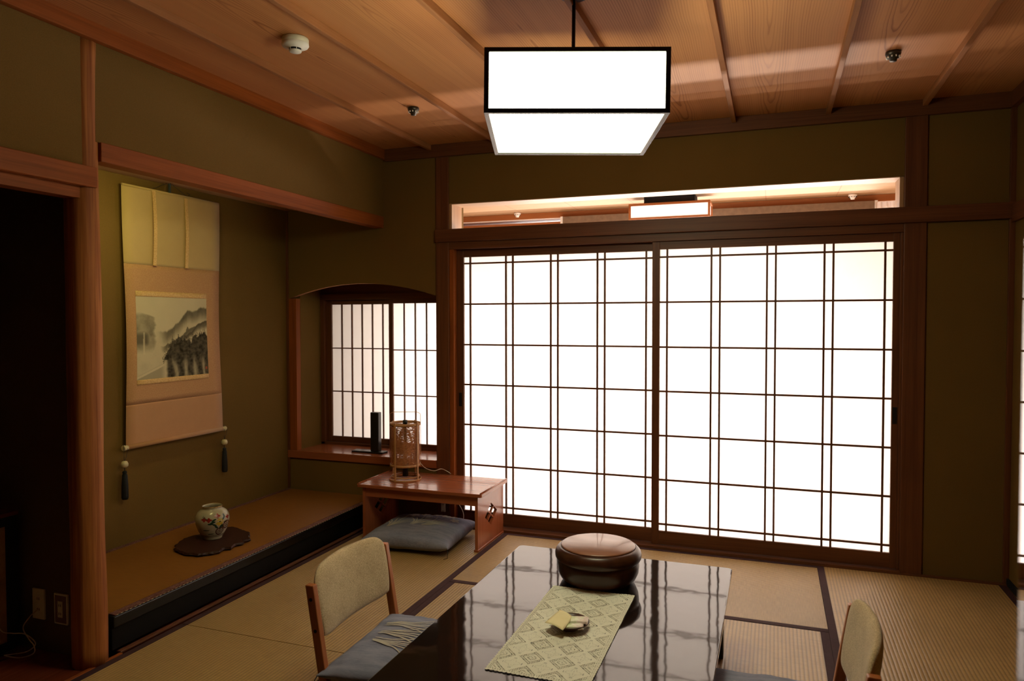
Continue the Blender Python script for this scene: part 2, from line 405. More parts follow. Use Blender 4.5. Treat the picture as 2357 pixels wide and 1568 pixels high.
# ------------------------------------------------------------------ sliding paper doors
g = G('translucent_washi_paper')
tr = g.node('ShaderNodeBsdfTranslucent'); df = g.node('ShaderNodeBsdfDiffuse'); mx = g.node('ShaderNodeMixShader')
fib = g.noise(g.mp(g.obj(), (1, 1, .35)), 60, 3)
col = g.ramp(fib, [(.3, (.925, .895, .865)), (.7, (.935, .905, .875))])
g.link(col, tr.inputs[0]); g.link(col, df.inputs[0]); mx.inputs[0].default_value = .42
g.link(tr.outputs[0], mx.inputs[1]); g.link(df.outputs[0], mx.inputs[2]); g.link(mx.outputs[0], g.out.inputs[0]); MT['washi'] = g.m
KU = .0105
def shoji(name, x0, x1, yf, pl, pr, pb, pt, xs, zs, label=None, m='dark', handle=None, th=.028, z0=.018, z1=1.812, kw=None):
    t = bpy.data.objects.new(name, None); C.objects.link(t); t.location = ((x0+x1)/2, yf, z0); t['kind'] = 'structure'
    ox, oz = (x0+x1)/2, z0
    bm = nb()
    for a in ((x0, pl, z0, z1), (pr, x1, z0, z1)): bx(bm, a[0]-ox, a[1]-ox, 0, th, a[2]-oz, a[3]-oz)
    obj('stile', bm, m+'Z', t, .0015)
    bm = nb()
    for a in ((pl, pr, z0, pb), (pl, pr, pt, z1)): bx(bm, a[0]-ox, a[1]-ox, .001, th-.001, a[2]-oz, a[3]-oz)
    obj('rail', bm, m+'X', t, .0015)
    k = kw or KU; bm = nb()
    for x in xs: bx(bm, x-k/2-ox, x+k/2-ox, .004, .016, pb-oz, pt-oz)
    for z in zs: bx(bm, pl-ox, pr-ox, .0045, .0155, z-k/2-oz, z+k/2-oz)
    obj('lattice', bm, m+'Z', t)
    bm = nb(); bx(bm, pl-.004-ox, pr+.004-ox, .0162, .0168, pb-.004-oz, pt+.004-oz); obj('paper', bm, 'washi', t)
    if handle:
        bm = nb(); bx(bm, handle[0]-.011-ox, handle[0]+.011-ox, -.0015, .001, handle[1]-.045-oz, handle[1]+.045-oz); h = obj('handle', bm, 'black', t, .001)
    return t
ZS = (.138, .403, .666, .929, 1.191, 1.456, 1.721)
shoji('door_1', -.392, .925, .046, -.343, .889, .100, 1.762, (-.298, -.050, -.003, .250, .296, .548, .594, .846), ZS, handle=(-.367, .83))
shoji('door_2', .889, 2.192, .008, .932, 2.160, .098, 1.766, (.975, 1.226, 1.274, 1.528, 1.574, 1.824, 1.869, 2.122), ZS, handle=(2.176, .84))

# arched alcove window: jamb post, side plaster, sill board, two panels
trim('redZ', -1.676, -1.613, -.004, .045, .427, 1.505)
multi('wall_window_side', 'plaster', [(-1.70, -1.612, .045, .36, .30, 1.75)])
trim('darkY', -.520, -.50, .0, .36, .42, 1.70)
struct('ceiling_window_alcove', 'darkX', -1.72, -.48, .035, .37, 1.66, 1.70)
trim('darkX', -1.612, -.50, .30, .345, 1.545, 1.665)
trim('darkX', -1.612, -.50, .285, .345, 1.502, 1.545)
trim('darkZ', -1.612, -1.58, .285, .345, .427, 1.502)
trim('darkX', -1.612, -.50, .285, .345, .415, .445)
sl = thing('window_sill_board', 'glossy reddish-brown sill board under the arched paper window', 'sill', (-1.095, .14, .374))
bm = nb(); bx(bm, -.592, .578, -.155, .145, 0, .053); obj('board', bm, 'deskX', sl, .003)
shoji('window_1', -1.58, -1.006, .318, -1.539, -1.040, .486, 1.468, [-1.539+.0865*k for k in range(1, 6)], (.822, 1.144), z0=.446, z1=1.502, th=.022, kw=.0082)
shoji('window_2', -1.038, -.50, .290, -1.006, -.535, .470, 1.472, [-1.006+.0888*k for k in range(1, 6)], (.812, 1.138), z0=.446, z1=1.502, th=.022, kw=.0082)

# ------------------------------------------------------------------ verandah beyond the doors
VX0, VX1, VY = -2.3, 3.2, 1.36
struct('floor_verandah', 'paleX', VX0, VX1, .16, VY+.1, -.06, -.01)
# ceiling panels with joints
g = G('pale_verandah_ceiling'); v = g.obj(); x, y, z = g.xyz(v)
j = g.math('FRACT', g.math('DIVIDE', g.math('ADD', x, .315), .455)); jl = g.math('LESS_THAN', j, .011)
nn = g.noise(g.mp(v, (3, 30, 1)), 1, 3)
g.fin(g.mix(jl, g.ramp(nn, [(.3, (.36, .215, .105)), (.7, (.41, .25, .13))]), (.30, .12, .05)), .5); MT['vceil'] = g.m
struct('ceiling_verandah', 'vceil', VX0, VX1, .10, VY+.1, 2.2, 2.25)
trim('orangeX', VX0, VX1, VY-.18, VY+.1, 2.155, 2.2)
trim('orangeX', VX0, VX1, VY-.10, VY+.1, 1.98, 2.135)
multi('wall_verandah', 'plaster', [(VX0, -.88, VY, VY+.1, 0, 2.0), (VX0-.1, VX0, .0, VY+.1, -.05, 2.25), (VX1, VX1+.1, .0, VY+.1, -.05, 2.25), (VX0, -1.72, .09, .16, -.05, 2.25), (2.8, VX1, .0, .10, -.05, 2.25), (-.514, -.423, .10, .36, -.05, 1.66), (-1.80, -.48, .0355, .09, 1.70, 2.25), (-1.74, -.48, .09, .36, 1.705, 2.2),  # first box: unseen outer wall, its width set to dim the arched window
      (-1.74, -.48, .345, .37, -.05, .42)])
trim('orangeX', -.88, VX1, VY-.02, VY+.02, -.01, .04)
for x in (-.86, .5, 2.0, 3.15): trim('paleZ', x-.02, x+.02, VY-.02, VY+.03, 0, 1.98)
t = thing('curtain_rail', 'white double curtain rail along the top of the verandah window', 'curtain rail', (1.0, 1.20, 2.150))
bm = nb(); bx(bm, -3.2, 2.1, -.012, .012, 0, .016); obj('rail_track', bm, 'white', t, .002)
bm = nb(); bx(bm, -.98, 1.2, -.06, -.02, -.055, .005); h = obj('blind_headbox', bm, 'blindbox', t, .002)
bm = nb(); bx(bm, -1.0, -.982, -.062, -.018, -.10, .006); obj('end_bracket', bm, 'white', t)
bm = nb(); bx(bm, 1.2, 1.218, -.062, -.018, -.10, .006); obj('end_bracket', bm, 'white', t)
# white lace curtain bunched at the right end
bm = nb(); n = 60; prev = None
for k in range(n+1):
    x = 2.20+.5*k/n; y = 1.12+.022*math.sin(k*1.35)+.006*math.sin(k*3.1); a = bm.verts.new((x-2.4, y-1.12, .02)); b = bm.verts.new((x-2.4, y-1.12, -1.95))
    if prev: bm.faces.new([prev[0], a, b, prev[1]]).smooth = True
    prev = (a, b)
g = G('sheer_curtain_fabric'); tr = g.node('ShaderNodeBsdfTranslucent'); df = g.node('ShaderNodeBsdfDiffuse'); mx = g.node('ShaderNodeMixShader')
tr.inputs[0].default_value = (.9, .84, .8, 1); df.inputs[0].default_value = (.9, .84, .8, 1); g.link(tr.outputs[0], mx.inputs[1]); g.link(df.outputs[0], mx.inputs[2]); g.link(mx.outputs[0], g.out.inputs[0]); MT['sheer'] = g.m
o = obj('lace_curtain', bm, 'sheer', fix=False); o.location = (2.4, 1.12, 2.12); tag(o, 'white sheer curtain bunched at the right end of the verandah window', 'curtain')

def mat_lamp(name, col, strength):
    g = G(name); g.b.inputs['Base Color'].default_value = (.9, .9, .88, 1); g.b.inputs['Roughness'].default_value = .4
    g.b.inputs['Emission Color'].default_value = (*col, 1); g.b.inputs['Emission Strength'].default_value = strength; return g.m
MT['lampv'] = mat_lamp('verandah_lamp_diffuser', (1, .95, .93), .75)
t = thing('verandah_ceiling_lamp', 'small rectangular wood-framed ceiling lamp seen through the transom', 'ceiling lamp', (.89, .80, 2.2))
bm = nb(); bx(bm, -.17, .17, -.09, .09, -.055, 0); obj('mounting_plate', bm, 'blackmatte', t)
bm = nb(); bx(bm, -.26, .26, -.10, .10, -.158, -.052); obj('diffuser', bm, 'lampv', t)
bm = nb()
for z0, z1 in ((-.065, -.05), (-.160, -.146)):
    bx(bm, -.272, .272, -.112, -.098, z0, z1); bx(bm, -.272, .272, .098, .112, z0, z1)
    bx(bm, -.272, -.258, -.098, .098, z0, z1); bx(bm, .258, .272, -.098, .098, z0, z1)
for sx in (-1, 1):
    for sy in (-1, 1): bx(bm, *sorted((sx*.272, sx*.258)), *sorted((sy*.112, sy*.098)), -.146, -.065)
obj('frame', bm, 'orangeX', t, .001)

def sensor(name, label, loc, m, s=1.0):
    t = thing(name, label, 'heat sensor', loc, 0, None)
    bm = nb(); lathe(bm, [(0, 0), (.030*s, 0), (.031*s, -.010*s), (.029*s, -.014*s)], n=24); obj('base', bm, m, t)
    bm = nb(); lathe(bm, [(.029*s, -.014*s), (.022*s, -.026*s), (.015*s, -.030*s), (.014*s, -.040*s), (0, -.041*s)], n=24)
    b = obj('sensing_head', bm, m, t)
    bm = nb()
    for k in range(10):
        a = 2*PI*k/10; p = Vector((.026*s*math.cos(a), .026*s*math.sin(a), -.020*s)); tube(bm, [p, p*1.02+Vector((0, 0, -.006*s))], .003*s, 6)
    obj('vent', bm, 'white' if m == 'chrome' else 'blackmatte', t)
sensor('heat_sensor', 'small dark heat sensor on the room ceiling left of the pendant lamp', (-.26, -.80, CZ), 'chrome')
sensor('heat_sensor', 'small dark heat sensor on the room ceiling near the right corner', (2.033, -.82, CZ), 'chrome')
sensor('heat_sensor', 'small white heat sensor on the verandah ceiling, left of the verandah lamp', (-.345, 1.11, 2.2), 'white', .9)
sensor('heat_sensor', 'small white heat sensor on the verandah ceiling, right of the verandah lamp', (2.06, 1.10, 2.2), 'white', .9)
t_sd = t = thing('smoke_detector', 'large round ivory smoke detector on the wooden ceiling at upper left', 'smoke detector', (-.262, -1.815, CZ))
bm = nb(); lathe(bm, [(0, 0), (.051, 0), (.053, -.006), (.053, -.026), (.050, -.028)], n=40); obj('base', bm, 'ivory', t)
bm = nb(); lathe(bm, [(.053, -.027), (.054, -.034), (.050, -.042), (.028, -.050), (.026, -.052)], n=40); obj('cover', bm, 'white', t)
bm = nb(); lathe(bm, [(.022, -.049), (.022, -.060)], n=30); obj('vent_ring', bm, 'blackmatte', t)
bm = nb(); lathe(bm, [(0, -.060), (.0245, -.060), (.0245, -.066), (.022, -.069), (0, -.070)], n=30); obj('cap', bm, 'white', t)
for k in range(6):
    bm = nb(); a = 2*PI*k/6+.3; p = Vector((.0245*math.cos(a), .0245*math.sin(a), -.049)); tube(bm, [p, p+Vector((0, 0, -.013))], .0016, 6)
    obj('strut', bm, 'white', t)
t.scale = (1, 1, .8)

# ------------------------------------------------------------------ pendant lamp (turned from the room axes)
LR = .31; LX, LY = .890, -1.8028; S = .582/2; ZB, ZT = 2.000, 2.204
MT['lamp'] = mat_lamp('pendant_lamp_panel', (1, .97, .64), 12.0)
t = thing('pendant_lamp', 'large square black-framed pendant lamp with glowing white panels over the table', 'pendant lamp', (LX, LY, ZB), LR)
t.rotation_euler = (0, .012, LR)
H = ZT-ZB
bm = nb(); F = .0155
for z0, z1 in ((0, .0145), (H-.014, H)):
    for s in (-1, 1):
        bx(bm, -S, S, *sorted((s*S, s*(S-F))), z0, z1); bx(bm, *sorted((s*S, s*(S-F))), -S+F, S-F, z0, z1)
for sx in (-1, 1):
    for sy in (-1, 1): bx(bm, *sorted((sx*S, sx*(S-F))), *sorted((sy*S, sy*(S-F))), .0145, H-.014)
obj('frame', bm, 'lampframe' if 'lampframe' in MT else 'lacquer', t, .0008)
q = S-.007
for k in range(4):
    bm = nb(); bx(bm, -S+F, S-F, -q, -q+.002, .0145, H-.014)
    o = obj('side_panel', bm, 'lamp', t); o.rotation_euler = (0, 0, k*PI/2)
bm = nb(); bx(bm, -S+F, S-F, -S+F, S-F, .006, .009); obj('bottom_panel', bm, 'lamp', t)
bm = nb(); bx(bm, -S+F, S-F, -S+F, S-F, H-.0015, H-.0003); obj('top_light_block', bm, 'ivory', t)  # unseen plate added to keep the lamp's light off the ceiling above
bm = nb(); tube(bm, [(0, 0, .012), (0, 0, CZ-ZB-.010)], .0065, 12); obj('rod', bm, 'black', t)
bm = nb()
for sx in (0, 1):
    if sx: bx(bm, -S+F, S-F, -.006, .006, H-.010, H-.002)
    else: bx(bm, -.006, .006, -S+F, S-F, H-.010, H-.002)
obj('cross_bar', bm, 'black', t)
bm = nb(); lathe(bm, [(0, CZ-ZB-.012), (.0145, CZ-ZB-.012), (.0145, CZ-ZB-.004), (.05, CZ-ZB-.003), (.05, CZ-ZB), (0, CZ-ZB)], n=32); obj('ceiling_cap', bm, 'black', t)

# ------------------------------------------------------------------ hanging scroll (wall plane x=-1.69)
SX = -1.66
t = thing('hanging_scroll', 'tall hanging scroll with an ink landscape on the alcove wall', 'hanging scroll', (SX, -1.052, .682))
hh = 2.07-.682; hw = .352
def bowed(zz, yy):     # gentle cloth bow near the top corners
    tt = zz/hh
    return yy*(1-.018*math.sin(tt*PI)), .006*math.sin(tt*7+yy*4)+.006*(abs(yy)/hw)**2*(1-tt)
def cloth(name, y0, y1, z0, z1, m, off, par, ny=10, nz=26, th=.0012):
    bm = nb(); gr = []
    for i in range(nz+1):
        z = z0+(z1-z0)*i/nz; row = []
        for k in range(ny+1):
            y = y0+(y1-y0)*k/ny; yy, dx = bowed(z, y); row.append(bm.verts.new((dx+off, yy, z)))
        gr.append(row)
    for i in range(nz):
        for k in range(ny): bm.faces.new([gr[i][k], gr[i][k+1], gr[i+1][k+1], gr[i+1][k]]).smooth = True
    o = obj(name, bm, m, par)
    sm = o.modifiers.new('solid', 'SOLIDIFY'); sm.thickness = th; sm.offset = 0
    return o
MT['silk_cream'] = mat_weave('cream_silk', (.56, .38, .16), (.50, .335, .14), 700, .8, .1)
g = G('patterned_peach_brocade'); v = g.obj()
vo = g.node('ShaderNodeTexVoronoi'); vo.feature = 'DISTANCE_TO_EDGE'; vo.inputs['Scale'].default_value = 85; g.link(v, vo.inputs['Vector'])
MT['brocade'] = g.fin(g.ramp(vo.outputs[0], [(.03, (.54, .30, .145)), (.14, (.49, .255, .125))]), .8, .2)
MT['silk_peach'] = mat_weave('peach_silk', (.56, .29, .14), (.48, .24, .12), 700, .8, .1)
g = G('gold_brocade_strip'); v = g.obj(); MT['gold'] = g.fin(g.ramp(g.noise(v, 160, 2), [(.4, (.62, .36, .13)), (.6, (.74, .48, .20))]), .6, .4)
Z = lambda z: z-.682
cloth('upper_cloth', -hw, hw, Z(1.655), hh, 'silk_cream', 0, t)
cloth('brocade_mount', -hw, hw, Z(.900), Z(1.655), 'brocade', 0, t)
cloth('lower_cloth', -hw, hw, 0, Z(.900), 'silk_peach', 0, t)
py0, py1 = -.285, .247
cloth('gold_strip', py0, py1, Z(1.482), Z(1.512), 'gold', .0022, t, nz=3)
cloth('gold_strip', py0, py1, Z(1.002), Z(1.030), 'gold', .0022, t, nz=3)
# the ink painting, as the painting's own pigment in a vertex colour grid
def fbm(x, y, s=1.0, o=4):
    return noise.fractal(Vector((x*s, y*s, 3.7)), .9, 2.0, o)
def sst(a, b, x):
    q = max(0, min(1, (x-a)/(b-a))); return q*q*(3-2*q)
def ink(u, v):         # u 0..1 left-right, v 0..1 bottom-top -> darkness 0..1
    d = .10+.05*fbm(u, v, 3)
    r1 = .60+.30*sst(.3, .95, u)-.02*math.cos(u*14)+.03*fbm(u, 0, 9)
    if v < r1: d = max(d, .66*sst(.0, .03, r1-v)*(1-sst(.05, .22, r1-v))*sst(.24, .42, u)+.12+.12*fbm(u, v, 7))
    # left cliff
    e = .26+.03*fbm(v, 1, 8)-.22*sst(.74, .84, v)+.0*v
    if u < e and .28 < v < .84: d = max(d, (.52+.2*fbm(u, v, 10))*(1-sst(.76, .84, v))*sst(.0, .06, e-u)*sst(.26, .42, v))
    d = max(d, .80*(1-sst(.12, .23, u))*sst(.33, .45, v)*(1-sst(.52, .66, v)))
    if abs(u-.093) < .010+.006*(.6-v) and .30 < v < .57: d = d*.45
    # middle ridge
    r2 = .40+.30*sst(.28, 1.0, u)+.02*fbm(u, 5, 16)
    if u > .27 and v < r2: d = max(d, .78*sst(.27, .40, u)*sst(0, .015, r2-v)*(1-sst(.04, .13, r2-v)))
    if abs(u-.70) < .022 and r2-.02 < v < r2+.035-abs(u-.70)*1.4: d = max(d, .75)
    r3 = .50+.22*sst(.58, 1.0, u)+.015*fbm(u, 9, 20)
    if u > .58 and v < r3: d = max(d, .85*sst(0, .012, r3-v)*(1-sst(.03, .11, r3-v))*sst(.58, .66, u))
    # dark wood and cliff, lower right
    r4 = .20+.28*sst(.30, .50, u)+.06*fbm(u, 2, 22)+.07*sst(.7, 1, u)
    if u > .33 and v < r4:
        lower = sst(.30, .12, v) if False else (1-sst(.10, .30, v))
        streak = .5+.5*math.sin(u*42+3*fbm(u, v*.4, 5))
        left = sst(.36+.02*fbm(v, 4, 15), .42, u) if v < .22 else sst(.31, .36, u)
        d = max(d, left*sst(0, .02, r4-v)*(.93-.50*lower*streak**2+.10*fbm(u, v, 26)))
    # stream
    if u < .42 and v < .19:
        fd = 1-sst(.30, .41, u)
        bank = .02+.40*u
        if v < bank-.015: d = max(d, .42*fd)
        if abs(v-bank) < .012: d = d*(1-fd)+.06*fd
        elif bank < v < bank+.05: d = max(d, .34*fd*(1-(v-bank)/.05))
    if .955 < u < .985 and .065 < v < .095: return -1
    if .962 < u < .978 and .10 < v < .19 and fbm(u, v, 60, 2) > .0: d = max(d, .75)
    return max(0, min(1, d))
nu, nv = 170, 180
me = bpy.data.meshes.new('painting'); vts = []; fcs = []; cols = []
for i in range(nv+1):
    for k in range(nu+1):
        u, vv = k/nu, i/nv; y = py0+(py1-py0)*u; z = Z(1.030)+(Z(1.482)-Z(1.030))*vv
        yy, dx = bowed(z, y); vts.append((dx+.0016, yy, z)); d = ink(u, vv)
        cols.append((.40, .10, .05, 1) if d < 0 else tuple(a*(1-d)+b*d for a, b in zip((.66, .55, .36), (.022, .016, .010)))+(1,))
for i in range(nv):
    for k in range(nu):
        a = i*(nu+1)+k; fcs.append((a, a+1, a+nu+2, a+nu+1))
# brush strokes for leaves of the dark wood
def stroke(u0, v0, du, dv, wd):
    L_ = math.hypot(du, dv); nx, nz = -dv/L_*wd, du/L_*wd
    for (a, b) in ((u0, v0), (u0+du*.5+nx, v0+dv*.5+nz), (u0+du, v0+dv), (u0+du*.5-nx, v0+dv*.5-nz)):
        y = py0+(py1-py0)*a; z = Z(1.030)+(Z(1.482)-Z(1.030))*b; yy, dx = bowed(z, y)
        vts.append((dx+.0021, yy, z)); cols.append((.05, .035, .02, 1))
    n_ = len(vts); fcs.append((n_-4, n_-3, n_-2, n_-1))
for k in range(230):
    u = random.uniform(.34, .97); r4 = .20+.28*sst(.30, .50, u)+.06*fbm(u, 2, 22)+.07*sst(.7, 1, u)
    v0 = r4+random.uniform(-.06, .035); a = random.uniform(-2.6, -.5) if random.random() < .75 else random.uniform(.6, 2.4)
    L_ = random.uniform(.012, .034)
    if u+math.cos(a)*L_ < .985: stroke(u, v0, math.cos(a)*L_, math.sin(a)*L_, .003)
me.from_pydata(vts, [], fcs); ca = me.color_attributes.new('pigment', 'FLOAT_COLOR', 'POINT')
for i, c in enumerate(cols): ca.data[i].color = c
g = G('ink_painting_paper'); at = g.node('ShaderNodeVertexColor', layer_name='pigment'); MT['ink'] = g.fin(at.outputs[0], .85, .15)
me.materials.append(MT['ink']); o = bpy.data.objects.new('painting', me); C.objects.link(o); o.parent = t
o['label'] = 'ink painting of misty mountains, waterfall and dark trees'
for s, y in ((0, -.148), (1, .082)):
    bm = nb(); n = 20
    for k in range(n):
        z0, z1 = Z(1.657)+(hh-Z(1.657))*k/n, Z(1.657)+(hh-Z(1.657))*(k+1)/n
        d0 = .005+.010*math.sin(PI*k/n); d1 = .005+.010*math.sin(PI*(k+1)/n)
        a = [bm.verts.new(p) for p in ((d0, y-.010, z0), (d0, y+.012, z0), (d1, y+.012, z1), (d1, y-.010, z1))]; bm.faces.new(a)
        b = [bm.verts.new(p) for p in ((d0-.003, y-.010, z0), (d0, y-.010, z0), (d1, y-.010, z1), (d1-.003, y-.010, z1))]; bm.faces.new(b)
    tube(bm, [(.006, y-.012, Z(1.657)), (.006, y+.014, Z(1.657))], .003, 8)
    obj('ribbon', bm, 'gold', t)
bm = nb(); tube(bm, [(0, -hw, hh), (0, hw, hh)], .006, 10); obj('top_batten', bm, 'silk_cream', t)
bm = nb(); tube(bm, [(.008, -.352, -.004), (.008, .352, -.004)], .0125, 16); r_ = obj('roller', bm, 'silk_peach', t)
for s in (-1, 1):
    bm = nb(); tube(bm, [(.008, s*.350, -.004), (.008, s*.375, -.004), (.008, s*.378, -.004)], [.0125, .0150, .0135], 18); obj('roller_knob', bm, 'bone', r_)
bm = nb()
for y in (-.16, .10): tube(bm, [(0, y, hh+.004), (.004, -.036, hh+.062)], .0012, 6)
tube(bm, [(0, .10, hh+.004), (.006, .115, hh+.02), (.006, .09, hh+.024)], .0018, 6)
obj('hanging_cord', bm, 'darkcord', t)
t = thing('scroll_hook', 'dark metal adjustable hook holding the hanging scroll from the alcove ceiling', 'hook', (SX+.006, -1.090, 2.074))
bm = nb(); bx(bm, -.006, .006, -.006, .006, 0, .052); obj('hook_body', bm, 'pewter', t, .002)
bm = nb(); tube(bm, [(0, 0, .05), (0, .010, .062), (0, .016, .075), (0, .010, .088)], [.008, .008, .006, .005], 10); obj('hook_tip', bm, 'blackmatte', t)
def weight(y, label):
    t = thing('scroll_weight', label, 'scroll weight', (SX+.010, y, .678), 0, 'tasselled weights hanging from the scroll roller')
    bm = nb()
    for s in (-1, 1): tube(bm, [(0, s*.004, .018), (.012, s*.012, -.005), (.004, s*.006, -.05), (0, 0, -.070)], .0013, 6)
    tube(bm, [(0, 0, -.07), (0, .0, -.125)], .0018, 6); obj('cord', bm, 'darkcord', t)
    bm = nb(); lathe(bm, [(0, -.066), (.013, -.070), (.0185, -.082), (.018, -.094), (.010, -.102), (0, -.103)], n=24); obj('bead', bm, 'bone', t)
    bm = nb(); lathe(bm, [(0, -.118), (.010, -.122), (.012, -.130), (.009, -.134), (.013, -.142), (.0165, -.20), (.0175, -.262), (.014, -.272), (0, -.270)], n=22); obj('tassel', bm, 'tassel' if 'tassel' in MT else 'blackmatte', t)
weight(-1.052-.371, 'black tassel with round cream bead hanging from the left end of the scroll roller')
weight(-1.052+.316+.05, 'black tassel with round cream bead hanging from the right end of the scroll roller')

# ------------------------------------------------------------------ vase on its board
pts = [(-1.388, -1.354), (-1.437, -1.251), (-1.42, -1.18), (-1.397, -1.136), (-1.385, -1.03), (-1.345, -.975), (-1.29, -.985), (-1.238, -1.008), (-1.19, -1.02), (-1.14, -1.061), (-1.125, -1.10), (-1.085, -1.125), (-1.10, -1.17), (-1.075, -1.20), (-1.10, -1.24), (-1.08, -1.285), (-1.11, -1.31), (-1.09, -1.36), (-1.13, -1.40), (-1.16, -1.43), (-1.23, -1.44), (-1.30, -1.42), (-1.35, -1.40)]
bm = nb(); ctr = Vector((-1.25, -1.2)); poly = []
for i, p in enumerate(pts):
    a = Vector(p); b = Vector(pts[(i+1) % len(pts)])
    for k in range(4):
        q_ = a.lerp(b, k/4); q_ += (q_-ctr).normalized()*random.uniform(-.005, .005); poly.append(q_)
lo = [bm.verts.new((p.x-ctr.x, p.y-ctr.y, .0)) for p in [ctr+(p-ctr)*.93 for p in poly]]
md = [bm.verts.new((p.x-ctr.x, p.y-ctr.y, random.uniform(.007, .012))) for p in poly]
hi = [bm.verts.new((p.x-ctr.x, p.y-ctr.y, .018)) for p in [ctr+(p-ctr)*.97 for p in poly]]
n = len(poly)
for A, B in ((lo, md), (md, hi)):
    for i in range(n): bm.faces.new([A[i], A[(i+1) % n], B[(i+1) % n], B[i]])
bm.faces.new(hi); bm.faces.new(lo[::-1])
MT['slab'] = mat_plain('dark_burl_wood', (.035, .010, .006), .5, .25)
o = obj('vase_board', bm, 'slab'); o.location = (ctr.x, ctr.y, .1535); tag(o, 'dark irregular burl wood board under the painted vase', 'display board')
VC = (-1.290, -1.188, .1717)
t = thing('painted_vase', 'round cream porcelain vase painted with flowers and a cart wheel, on a dark board', 'vase', VC)
prof = [(.0, .0), (.050, .0), (.053, .004), (.053, .010), (.061, .022), (.077, .052), (.089, .088), (.0935, .116), (.0895, .140), (.078, .160), (.062, .172), (.054, .177), (.052, .183), (.0555, .191), (.0565, .193)]
def vr(z):
    for (r0, z0), (r1, z1) in zip(prof, prof[1:]):
        if z0 <= z <= z1 and z1 > z0: return r0+(r1-r0)*(z-z0)/(z1-z0)
    return .05
g = G('crazed_cream_porcelain'); MT['porc'] = g.fin(g.ramp(g.noise(g.obj(), 30, 3), [(.3, (.40, .35, .24)), (.7, (.46, .40, .28))]), .18, .5, .2)
MT['vred'] = mat_plain('vase_red', (.28, .025, .015), .25); MT['vgreen'] = mat_plain('vase_dark_green', (.015, .04, .02), .25)
MT['vyellow'] = mat_plain('vase_yellow', (.50, .34, .04), .25); MT['vbrown'] = mat_plain('vase_maroon', (.08, .016, .012), .25)
MT['vgold'] = mat_plain('vase_gold', (.65, .42, .15), .25, metal=.8)
bm = nb(); lathe(bm, prof+[(.054, .192), (.050, .183), (.060, .165), (.080, .13), (.07, .05), (0, .02)], n=64); obj('body', bm, 'porc', t)
bm = nb(); lathe(bm, [(.0555, .1905), (.0572, .1925), (.0560, .1945), (.0535, .1925)], n=48); obj('gilt_rim', bm, 'vgold', t)
# painted decoration: patches following the body; angle measured so the motif faces the camera
a0 = math.atan2(CAM.y-VC[1], CAM.x-VC[0])+.32
def onv(du, z, off=.0006):
    du = du*1.3; z = .100+(z-.100)*1.12
    r = vr(z)+off; a = a0+du/.088; return (r*math.cos(a), r*math.sin(a), z)
def patch(bm, cu, cz, rx, rz, mi, petals=0, n=18, rot=0):
    c = bm.verts.new(onv(cu, cz, .0011)); ring = []
    for k in range(n):
        a = 2*PI*k/n; q_ = 1+(.28*math.cos(petals*a) if petals else 0); x = rx*q_*math.cos(a); z = rz*q_*math.sin(a)
        ring.append(bm.verts.new(onv(cu+x*math.cos(rot)-z*math.sin(rot), cz+x*math.sin(rot)+z*math.cos(rot))))
    for k in range(n): f = bm.faces.new([c, ring[k], ring[(k+1) % n]]); f.material_index = mi
def annul(bm, cu, cz, r0, r1, mi, n=26):
    A = [bm.verts.new(onv(cu+r0*math.cos(2*PI*k/n), cz+r0*math.sin(2*PI*k/n), .001)) for k in range(n)]; B = [bm.verts.new(onv(cu+r1*math.cos(2*PI*k/n), cz+r1*math.sin(2*PI*k/n), .001)) for k in range(n)]
    for k in range(n): bm.faces.new([A[k], A[(k+1) % n], B[(k+1) % n], B[k]]).material_index = mi
bm = nb()
for cu, cz in ((-.055, .128), (-.036, .125), (.000, .142), (.050, .128)): patch(bm, cu, cz, .011, .010, 0, 4)
patch(bm, .008, .110, .017, .018, 2, 7); patch(bm, .008, .112, .004, .004, 1, 0)
for cu, cz, rot in ((-.020, .112, .3), (-.030, .104, 0), (-.014, .098, -.6), (-.006, .086, -.9), (.026, .128, 1), (.030, .138, 1.6), (.020, .088, -1.3), (.012, .082, 1.4), (.036, .106, .2), (-.016, .123, .6)): patch(bm, cu, cz, .011, .0045, 1, 0, rot=rot)
for cu, cz, r in ((.012, .060, .021), (.045, .088, .022)):
    annul(bm, cu, cz, r*.78, r, 3); patch(bm, cu, cz, .0035, .0035, 3)
    for k in range(10):
        a = 2*PI*k/10; patch(bm, cu+.5*r*math.cos(a), cz+.5*r*math.sin(a), r*.30, .0016, 3, 0, 8, a)
for cu, cz in ((-.050, .070), (-.030, .048)): patch(bm, cu, cz, .016, .0022, 1)
for k in range(6): patch(bm, -.062+.004*k, .142-.003*k, .006, .001, 1, 0, 8, 1.2-.5*k)
obj('painted_decoration', bm, ['vred', 'vgreen', 'vyellow', 'vbrown'], t)
bm = nb()
for z in (.030, .022): lathe(bm, [(vr(z-.0012)+.0005, z-.0012), (vr(z+.0012)+.0008, z+.0012)], n=48)
obj('foot_band', bm, 'vbrown', t)

t.scale = (.94, .94, .92)
# ------------------------------------------------------------------ black stand on window sill
t = thing('black_stand', 'narrow upright black block on a flat black tray, on the arched window sill', 'stand', (-1.085, .095, .427))
bm = nb(); bx(bm, -.125, .125, -.035, .035, 0, .013); obj('tray', bm, 'black', t, .002)
bm = nb(); bx(bm, .020, .084, -.022, .022, .013, .285); obj('upright_block', bm, 'black', t, .004)

